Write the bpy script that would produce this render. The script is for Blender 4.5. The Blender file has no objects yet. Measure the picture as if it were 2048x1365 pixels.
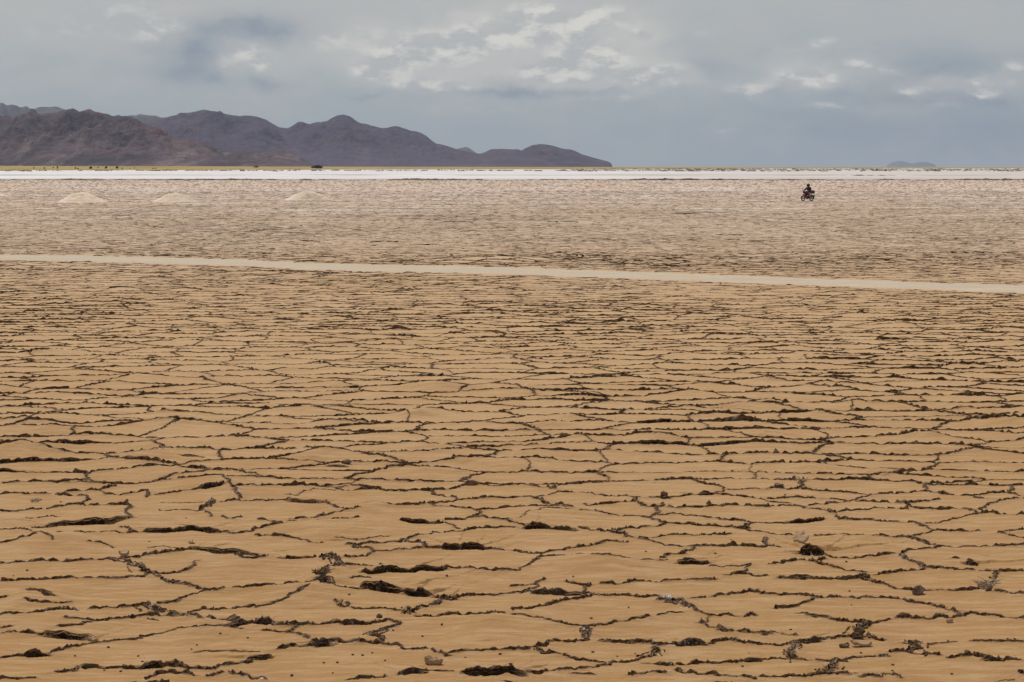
import bpy, bmesh, math, random, os
import numpy as np
from mathutils import Vector, Matrix, Euler

R = math.radians
random.seed(11)
rng = np.random.default_rng(7)
Q = float(os.environ.get("GROUND_Q", "1.0"))      # mesh fineness of the crust (1 = final)

sc = bpy.context.scene
col = sc.collection

# ---------------------------------------------------------------- camera
CAM_H = 3.3
F_PX = 4836.0                 # focal length in pixels of the 2048 wide photograph
Y_EYE = 334.0                 # row of the eye level
PITCH = math.atan((682.5 - Y_EYE) / F_PX)
cam_d = bpy.data.cameras.new("camera")
cam = bpy.data.objects.new("camera", cam_d)
col.objects.link(cam)
cam.location = (0, 0, CAM_H)
cam.rotation_euler = (math.pi / 2 - PITCH, 0, 0)
cam_d.sensor_width = 36.0
cam_d.lens = 36.0 * F_PX / 2048.0
cam_d.clip_start = 0.1
cam_d.clip_end = 200000.0
sc.camera = cam
CP, SP = math.cos(PITCH), math.sin(PITCH)


def ground(px, py, z=0.0):
    """Point of the level z seen at a pixel of the photograph (used to measure the place)."""
    a = (px - 1024.0)
    b = -(py - 682.5)
    dx, dy, dz = a, b * SP + F_PX * CP, b * CP - F_PX * SP
    t = (z - CAM_H) / dz
    return dx * t, dy * t


def to_px(x, y, z=0.0):
    dz = z - CAM_H
    fwd = y * CP - dz * SP
    up = y * SP + dz * CP
    return 1024.0 + F_PX * x / fwd, 682.5 - F_PX * up / fwd


# ---------------------------------------------------------------- object helpers
def tag(o, label=None, cat=None, group=None, kind=None):
    if label: o["label"] = label
    if cat: o["category"] = cat
    if group: o["group"] = group
    if kind: o["kind"] = kind
    return o


def link_mesh(name, me, mats=(), parent=None):
    o = bpy.data.objects.new(name, me)
    col.objects.link(o)
    for m in (mats if isinstance(mats, (list, tuple)) else [mats]):
        me.materials.append(m)
    if parent is not None:
        o.parent = parent
    return o


def empty(name, loc, rz=0.0):
    o = bpy.data.objects.new(name, None)
    o.empty_display_size = 0.3
    col.objects.link(o)
    o.location = loc
    o.rotation_euler = (0, 0, rz)
    return o


def bm_obj(name, bm, mat, parent=None, smooth=True):
    me = bpy.data.meshes.new(name)
    bm.normal_update()
    bm.to_mesh(me)
    bm.free()
    for p in me.polygons:
        p.use_smooth = smooth
    return link_mesh(name, me, [mat], parent)


def grid_mesh(name, X, Y, Z, attrs=None):
    """Mesh from 2-D arrays of coordinates."""
    nr, nc = X.shape
    n = nr * nc
    co = np.empty((n, 3), np.float32)
    co[:, 0] = X.ravel(); co[:, 1] = Y.ravel(); co[:, 2] = Z.ravel()
    i = (np.arange(nr - 1, dtype=np.int32)[:, None] * nc + np.arange(nc - 1, dtype=np.int32)[None, :]).ravel()
    q = np.stack([i, i + 1, i + 1 + nc, i + nc], 1).astype(np.int32)
    me = bpy.data.meshes.new(name)
    me.vertices.add(n)
    me.vertices.foreach_set("co", co.ravel())
    m = len(q)
    me.loops.add(m * 4)
    me.loops.foreach_set("vertex_index", q.ravel())
    me.polygons.add(m)
    me.polygons.foreach_set("loop_start", np.arange(0, m * 4, 4, dtype=np.int32))
    me.update(calc_edges=True)
    me.polygons.foreach_set("use_smooth", np.ones(m, bool))
    for k, a in (attrs or {}).items():
        at = me.attributes.new(k, "FLOAT", "POINT")
        at.data.foreach_set("value", a.astype(np.float32).ravel())
    return me


# ---------------------------------------------------------------- numpy noise
_g = rng.uniform(0, 2 * np.pi, (256, 256)).astype(np.float32)
_GX, _GY = np.cos(_g), np.sin(_g)
_H = [rng.random((512, 512)).astype(np.float32) for _ in range(6)]


def perlin(x, y, seed=0):
    x = x + np.float32(37.3 * seed); y = y + np.float32(91.7 * seed)
    xi = np.floor(x); yi = np.floor(y)
    fx = (x - xi).astype(np.float32); fy = (y - yi).astype(np.float32)
    xi = xi.astype(np.int32) & 255; yi = yi.astype(np.int32) & 255
    x1 = (xi + 1) & 255; y1 = (yi + 1) & 255
    u = fx * fx * fx * (fx * (fx * 6 - 15) + 10)
    v = fy * fy * fy * (fy * (fy * 6 - 15) + 10)
    a = _GX[yi, xi] * fx + _GY[yi, xi] * fy
    b = _GX[yi, x1] * (fx - 1) + _GY[yi, x1] * fy
    c = _GX[y1, xi] * fx + _GY[y1, xi] * (fy - 1)
    d = _GX[y1, x1] * (fx - 1) + _GY[y1, x1] * (fy - 1)
    a = a + u * (b - a)
    c = c + u * (d - c)
    return (a + v * (c - a)) * np.float32(1.5)


def fbm(x, y, octv=4, seed=0, gain=0.5):
    s = 0; amp = 1.0; f = 1.0; t = 0
    for k in range(octv):
        s = s + amp * perlin(x * np.float32(f), y * np.float32(f), seed + k * 3)
        t += amp; amp *= gain; f *= 2.03
    return s / t


def sstep(a, b, x):
    t = np.clip((x - a) / (b - a), 0, 1)
    return t * t * (3 - 2 * t)


# ---------------------------------------------------------------- node helpers
class NT:
    def __init__(self, tree):
        self.t = tree

    def n(self, typ, **kw):
        nd = self.t.nodes.new(typ)
        for k, v in kw.items():
            setattr(nd, k, v)
        return nd

    def put(self, sock, v):
        if hasattr(v, "is_output"):
            self.t.links.new(v, sock)
        else:
            try:
                sock.default_value = v
            except (TypeError, ValueError):
                sock.default_value = (v, v, v)

    def m(self, op, a, b=None, c=None, clamp=False):
        nd = self.n("ShaderNodeMath", operation=op, use_clamp=clamp)
        self.put(nd.inputs[0], a)
        if b is not None: self.put(nd.inputs[1], b)
        if c is not None: self.put(nd.inputs[2], c)
        return nd.outputs[0]

    def v(self, op, a, b=None):
        nd = self.n("ShaderNodeVectorMath", operation=op)
        self.put(nd.inputs[0], a)
        if b is not None:
            self.put(nd.inputs["Scale"] if op == "SCALE" else nd.inputs[1], b)
        return nd.outputs["Value"] if op in ("DOT_PRODUCT", "LENGTH") else nd.outputs["Vector"]

    def noise(self, vec, scale, detail=4, rough=0.5, dist=0.0, dims="3D", out=0):
        nd = self.n("ShaderNodeTexNoise", noise_dimensions=dims)
        if vec is not None: self.put(nd.inputs["Vector"], vec)
        nd.inputs["Scale"].default_value = scale
        nd.inputs["Detail"].default_value = detail
        nd.inputs["Roughness"].default_value = rough
        nd.inputs["Distortion"].default_value = dist
        return nd.outputs[out]

    def step(self, x, a, b, lo=0.0, hi=1.0):
        nd = self.n("ShaderNodeMapRange", interpolation_type="SMOOTHSTEP")
        self.put(nd.inputs["Value"], x)
        for k, val in (("From Min", a), ("From Max", b), ("To Min", lo), ("To Max", hi)):
            self.put(nd.inputs[k], val)
        return nd.outputs["Result"]

    def mix(self, f, a, b, blend="MIX"):
        nd = self.n("ShaderNodeMix", data_type="RGBA", blend_type=blend)
        self.put(nd.inputs[0], f)
        for s, v in ((nd.inputs[6], a), (nd.inputs[7], b)):
            if isinstance(v, tuple) and len(v) == 3: v = (*v, 1.0)
            self.put(s, v)
        return nd.outputs[2]

    def scaled(self, vec, s, loc=(0, 0, 0)):
        nd = self.n("ShaderNodeMapping")
        self.put(nd.inputs["Vector"], vec)
        nd.inputs["Scale"].default_value = s
        nd.inputs["Location"].default_value = loc
        return nd.outputs[0]

    def attr(self, name):
        nd = self.n("ShaderNodeAttribute", attribute_name=name)
        return nd.outputs["Fac"]

    def pos(self):
        return self.n("ShaderNodeNewGeometry").outputs["Position"]

    def xyz(self, vec):
        nd = self.n("ShaderNodeSeparateXYZ")
        self.put(nd.inputs[0], vec)
        return nd.outputs

    def vec(self, x, y, z):
        nd = self.n("ShaderNodeCombineXYZ")
        self.put(nd.inputs[0], x); self.put(nd.inputs[1], y); self.put(nd.inputs[2], z)
        return nd.outputs[0]

    def bump(self, h, strength, dist):
        nd = self.n("ShaderNodeBump")
        nd.inputs["Strength"].default_value = strength
        nd.inputs["Distance"].default_value = dist
        self.put(nd.inputs["Height"], h)
        return nd.outputs[0]


def material(name, rough=0.9):
    m = bpy.data.materials.new(name)
    m.use_nodes = True
    t = NT(m.node_tree)
    b = m.node_tree.nodes["Principled BSDF"]
    b.inputs["Roughness"].default_value = rough
    b.inputs["Specular IOR Level"].default_value = 0.2
    return m, t, b


def simple_mat(name, a, b_col, scale=8.0, rough=0.8, metal=0.0, spec=0.3):
    m, t, b = material(name, rough)
    tc = t.n("ShaderNodeTexCoord").outputs["Object"]
    f = t.step(t.noise(tc, scale, 4, 0.6), 0.35, 0.65)
    t.put(b.inputs["Base Color"], t.mix(f, a, b_col))
    b.inputs["Metallic"].default_value = metal
    b.inputs["Specular IOR Level"].default_value = spec
    return m


# ================================================================ MATERIALS
def soil_colour(t, P):
    """Colour of the dry mud plates: ochre near the camera, paler and saltier far out."""
    x, y, z = t.xyz(P)
    big = t.noise(t.scaled(P, (0.12, 0.12, 0.12)), 1.0, 4, 0.55)
    yy = t.m("ADD", y, t.m("MULTIPLY", t.m("SUBTRACT", big, 0.5), 40.0))
    c = t.mix(t.step(yy, 14.0, 50.0), (0.396, 0.216, 0.077), (0.53, 0.333, 0.160))
    c = t.mix(t.step(yy, 45.0, 120.0), c, (0.62, 0.462, 0.322))
    c = t.mix(t.step(yy, 110.0, 330.0), c, (0.68, 0.522, 0.408))
    med = t.noise(t.scaled(P, (0.8, 0.8, 0.8)), 1.0, 5, 0.6)
    c = t.mix(t.step(med, 0.34, 0.68, 0.0, 0.62), c, t.mix(0.5, c, (0.34, 0.165, 0.062)))
    strk = t.noise(t.scaled(P, (2.2, 9.0, 5.0)), 1.0, 5, 0.65)
    c = t.mix(t.step(strk, 0.40, 0.70, 0.0, 0.36), c, (0.64, 0.44, 0.25))
    fine = t.noise(P, 60.0, 3, 0.7)
    c = t.mix(t.step(fine, 0.54, 0.70, 0.0, 0.42), c, (0.22, 0.12, 0.06))
    return c, (x, y, z)


m_crust, t, b = material("cracked_mud", 0.95)
P = t.pos()
c, (gx, gy, gz) = soil_colour(t, P)
# salt bloom: pale patches, more of them far out
sp = t.noise(t.scaled(P, (0.05, 0.17, 0.1)), 1.0, 8, 0.66)
salt_far = t.m("MULTIPLY", t.step(sp, 0.53, 0.61), t.step(gy, 90.0, 230.0, 0.0, 0.95))
c = t.mix(salt_far, c, (0.84, 0.75, 0.67))
dk = t.noise(t.scaled(P, (0.09, 0.30, 0.1), (4, 9, 0)), 1.0, 8, 0.68)
c = t.mix(t.m("MULTIPLY", t.step(dk, 0.58, 0.64), t.step(gy, 90.0, 240.0, 0.0, 0.8)), c, (0.20, 0.13, 0.09))
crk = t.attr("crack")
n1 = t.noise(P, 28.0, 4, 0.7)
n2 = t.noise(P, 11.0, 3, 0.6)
mud = t.mix(t.step(n1, 0.35, 0.65), (0.066, 0.033, 0.013), (0.160, 0.086, 0.039))  # crack mud, darkened further so its colour carries the ridges' shade
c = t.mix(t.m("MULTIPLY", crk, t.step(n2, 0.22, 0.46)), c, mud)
c = t.mix(t.attr("tear_shade"), c, (0.040, 0.021, 0.010))  # near-black: shade under lifted edges put into the base colour
wht = t.m("MULTIPLY", t.attr("salt"), t.step(n1, 0.54, 0.66))
c = t.mix(wht, c, (0.62, 0.52, 0.43))
t.put(b.inputs["Base Color"], c)
hb = t.m("ADD", t.m("MULTIPLY", t.noise(P, 9.0, 6, 0.62), 1.0), t.m("MULTIPLY", t.noise(t.scaled(P, (6.0, 22.0, 8.0)), 1.0, 4, 0.6), 0.35))
t.put(b.inputs["Normal"], t.bump(hb, 0.55, 0.035))

m_base, t, b = material("plain_soil", 0.95)
P = t.pos()
c, (gx, gy, gz) = soil_colour(t, P)
vor = t.n("ShaderNodeTexVoronoi", feature="DISTANCE_TO_EDGE")
t.put(vor.inputs["Vector"], t.v("ADD", P, t.v("SCALE", t.noise(P, 1.4, 4, 0.6, out=1), 0.35)))
vor.inputs["Scale"].default_value = 0.75
edge = t.step(vor.outputs["Distance"], 0.0, 0.045, 1.0, 0.0)
c = t.mix(t.m("MULTIPLY", edge, t.step(t.noise(P, 2.0, 3), 0.35, 0.6)), c, (0.15, 0.085, 0.045))
c = t.mix(t.step(gy, 2500.0, 9000.0), c, (0.60, 0.50, 0.42))
t.put(b.inputs["Base Color"], c)
t.put(b.inputs["Normal"], t.bump(edge, 0.6, 0.03))

m_track, t, b = material("packed_salt_track", 0.95)
P = t.pos()
k = t.noise(t.scaled(P, (0.35, 2.0, 1.0)), 1.0, 6, 0.65)
c = t.mix(t.step(k, 0.3, 0.7), (0.49, 0.40, 0.285), (0.59, 0.50, 0.38))
c = t.mix(t.step(t.noise(P, 7.0, 5, 0.7), 0.52, 0.75, 0.0, 0.5), c, (0.42, 0.30, 0.19))
c = t.mix(t.m("MULTIPLY", t.attr("rut"), 0.55), c, (0.40, 0.30, 0.195))
c = t.mix(t.attr("edge"), c, (0.57, 0.405, 0.255))
t.put(b.inputs["Base Color"], c)
t.put(b.inputs["Normal"], t.bump(t.noise(P, 5.0, 6, 0.6), 0.5, 0.05))

m_pan, t, b = material("white_salt", 0.8)
P = t.pos()
x, y, z = t.xyz(P)
k = t.noise(t.scaled(P, (0.006, 0.02, 1.0)), 1.0, 6, 0.6)
right = t.step(t.m("ADD", x, t.m("MULTIPLY", t.m("SUBTRACT", k, 0.5), 260.0)), -60.0, 260.0)
c = t.mix(t.step(k, 0.35, 0.68), (0.80, 0.765, 0.735), (0.60, 0.55, 0.51))
c2 = t.mix(t.step(k, 0.40, 0.62), (0.66, 0.575, 0.515), (0.46, 0.37, 0.30))
c = t.mix(t.m("MULTIPLY", right, 0.75), c, c2)
fl = t.noise(t.scaled(P, (0.02, 0.012, 1.0)), 1.0, 5, 0.6)
bandm = t.m("MULTIPLY", t.step(y, 880.0, 930.0), t.step(y, 960.0, 1040.0, 1.0, 0.0))
c = t.mix(t.m("MULTIPLY", bandm, t.step(fl, 0.44, 0.56, 0.0, 0.9)), c, (0.30, 0.235, 0.19))
nearb = t.m("MULTIPLY", t.step(y, 600.0, 760.0, 1.0, 0.0), t.step(t.noise(t.scaled(P, (0.03, 0.05, 1.0), (1, 5, 0)), 1.0, 6, 0.65), 0.40, 0.58))
c = t.mix(t.m("MULTIPLY", nearb, 0.9), c, (0.50, 0.385, 0.29))
lo = t.m("MULTIPLY", t.step(y, 1900.0, 2600.0), t.step(fl, 0.50, 0.62, 0.0, 0.7))
c = t.mix(lo, c, (0.38, 0.27, 0.20))
# flat grey patches on the right, beyond the near part of the pan
grey_patch = t.m("MULTIPLY", t.m("MULTIPLY", right, t.step(t.noise(t.scaled(P, (0.004, 0.006, 1.0), (3, 7, 0)), 1.0, 3), 0.56, 0.62)), t.step(y, 1100.0, 1500.0))
c = t.mix(t.m("MULTIPLY", grey_patch, 0.5), c, (0.45, 0.46, 0.46))
t.put(b.inputs["Base Color"], c)

m_bank, t, b = material("dark_crust_bank", 0.95)
P = t.pos()
k = t.noise(t.scaled(P, (0.25, 0.25, 2.0)), 1.0, 5, 0.65)
t.put(b.inputs["Base Color"], t.mix(t.step(k, 0.4, 0.62), (0.075, 0.052, 0.036), (0.27, 0.19, 0.13)))

m_grass, t, b = material("dry_yellow_grass", 0.95)
P = t.pos()
k = t.noise(t.scaled(P, (0.012, 0.004, 0.1)), 1.0, 6, 0.65)
c = t.mix(t.step(k, 0.33, 0.66), (0.44, 0.30, 0.085), (0.29, 0.21, 0.065))
c = t.mix(t.step(t.noise(t.scaled(P, (0.03, 0.01, 0.1), (5, 1, 0)), 1.0, 4, 0.6), 0.55, 0.7, 0.0, 0.6), c, (0.46, 0.33, 0.14))
t.put(b.inputs["Base Color"], c)

m_leaf = simple_mat("bush_foliage", (0.035, 0.030, 0.020), (0.075, 0.062, 0.036), 3.0, 0.9)
m_leaf_green = simple_mat("thicket_foliage", (0.055, 0.052, 0.030), (0.11, 0.09, 0.05), 1.5, 0.9)
m_bark = simple_mat("bush_bark", (0.06, 0.045, 0.03), (0.10, 0.075, 0.05), 6.0, 0.9)
m_scrub = simple_mat("reddish_scrub", (0.16, 0.095, 0.055), (0.28, 0.19, 0.10), 0.4, 0.9)


def rock_mat(name, dark, mid, pale, red, sc_=1.0, pale_amt=0.7):
    m, t, b = material(name, 0.95)
    P = t.pos()
    w = t.v("ADD", P, t.v("SCALE", t.noise(t.scaled(P, (0.002 * sc_,) * 3), 1.0, 4, 0.6, out=1), 160.0 / sc_))
    big = t.noise(t.scaled(w, (0.0022 * sc_, 0.0010 * sc_, 0.0040 * sc_)), 1.0, 6, 0.62)
    c = t.mix(t.step(big, 0.36, 0.64), dark, mid)
    rd = t.noise(t.scaled(w, (0.0045 * sc_, 0.002 * sc_, 0.010 * sc_), (9, 4, 2)), 1.0, 6, 0.62)
    c = t.mix(t.step(rd, 0.50, 0.68, 0.0, 0.7), c, red)
    # fans of pale scree run down to the foot
    x, y, z = t.xyz(P)
    fan = t.noise(t.scaled(w, (0.011 * sc_, 0.0012 * sc_, 0.0022 * sc_), (2, 8, 5)), 1.0, 5, 0.6)
    low = t.step(z, 30.0, 190.0, 1.0, 0.25)
    c = t.mix(t.m("MULTIPLY", t.step(fan, 0.52, 0.68, 0.0, pale_amt), low), c, pale)
    t.put(b.inputs['Normal'], t.bump(t.noise(t.scaled(w, (0.016 * sc_, 0.006 * sc_, 0.016 * sc_)), 1.0, 7, 0.68), 1.0, 55.0))
    spk = t.noise(t.scaled(P, (0.05 * sc_, 0.02 * sc_, 0.06 * sc_)), 1.0, 4, 0.7)
    c = t.mix(t.step(spk, 0.54, 0.68, 0.0, 0.55), c, dark)
    c = t.mix(t.step(spk, 0.42, 0.30, 0.0, 0.35), c, pale)
    t.put(b.inputs["Base Color"], c)
    return m


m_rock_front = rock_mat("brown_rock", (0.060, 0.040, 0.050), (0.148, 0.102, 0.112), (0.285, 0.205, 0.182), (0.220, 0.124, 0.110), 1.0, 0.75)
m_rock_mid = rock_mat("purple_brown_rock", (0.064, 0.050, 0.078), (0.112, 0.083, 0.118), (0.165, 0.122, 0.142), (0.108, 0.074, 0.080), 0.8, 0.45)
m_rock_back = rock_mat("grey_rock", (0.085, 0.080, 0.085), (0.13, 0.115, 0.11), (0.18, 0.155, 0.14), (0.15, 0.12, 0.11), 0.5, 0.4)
m_rock_far = rock_mat("haze_tinted_rock", (0.185, 0.21, 0.245), (0.20, 0.225, 0.26), (0.21, 0.235, 0.27), (0.19, 0.215, 0.25), 0.4, 0.2)  # pale blue tones: distance haze put into the rock colour

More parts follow.
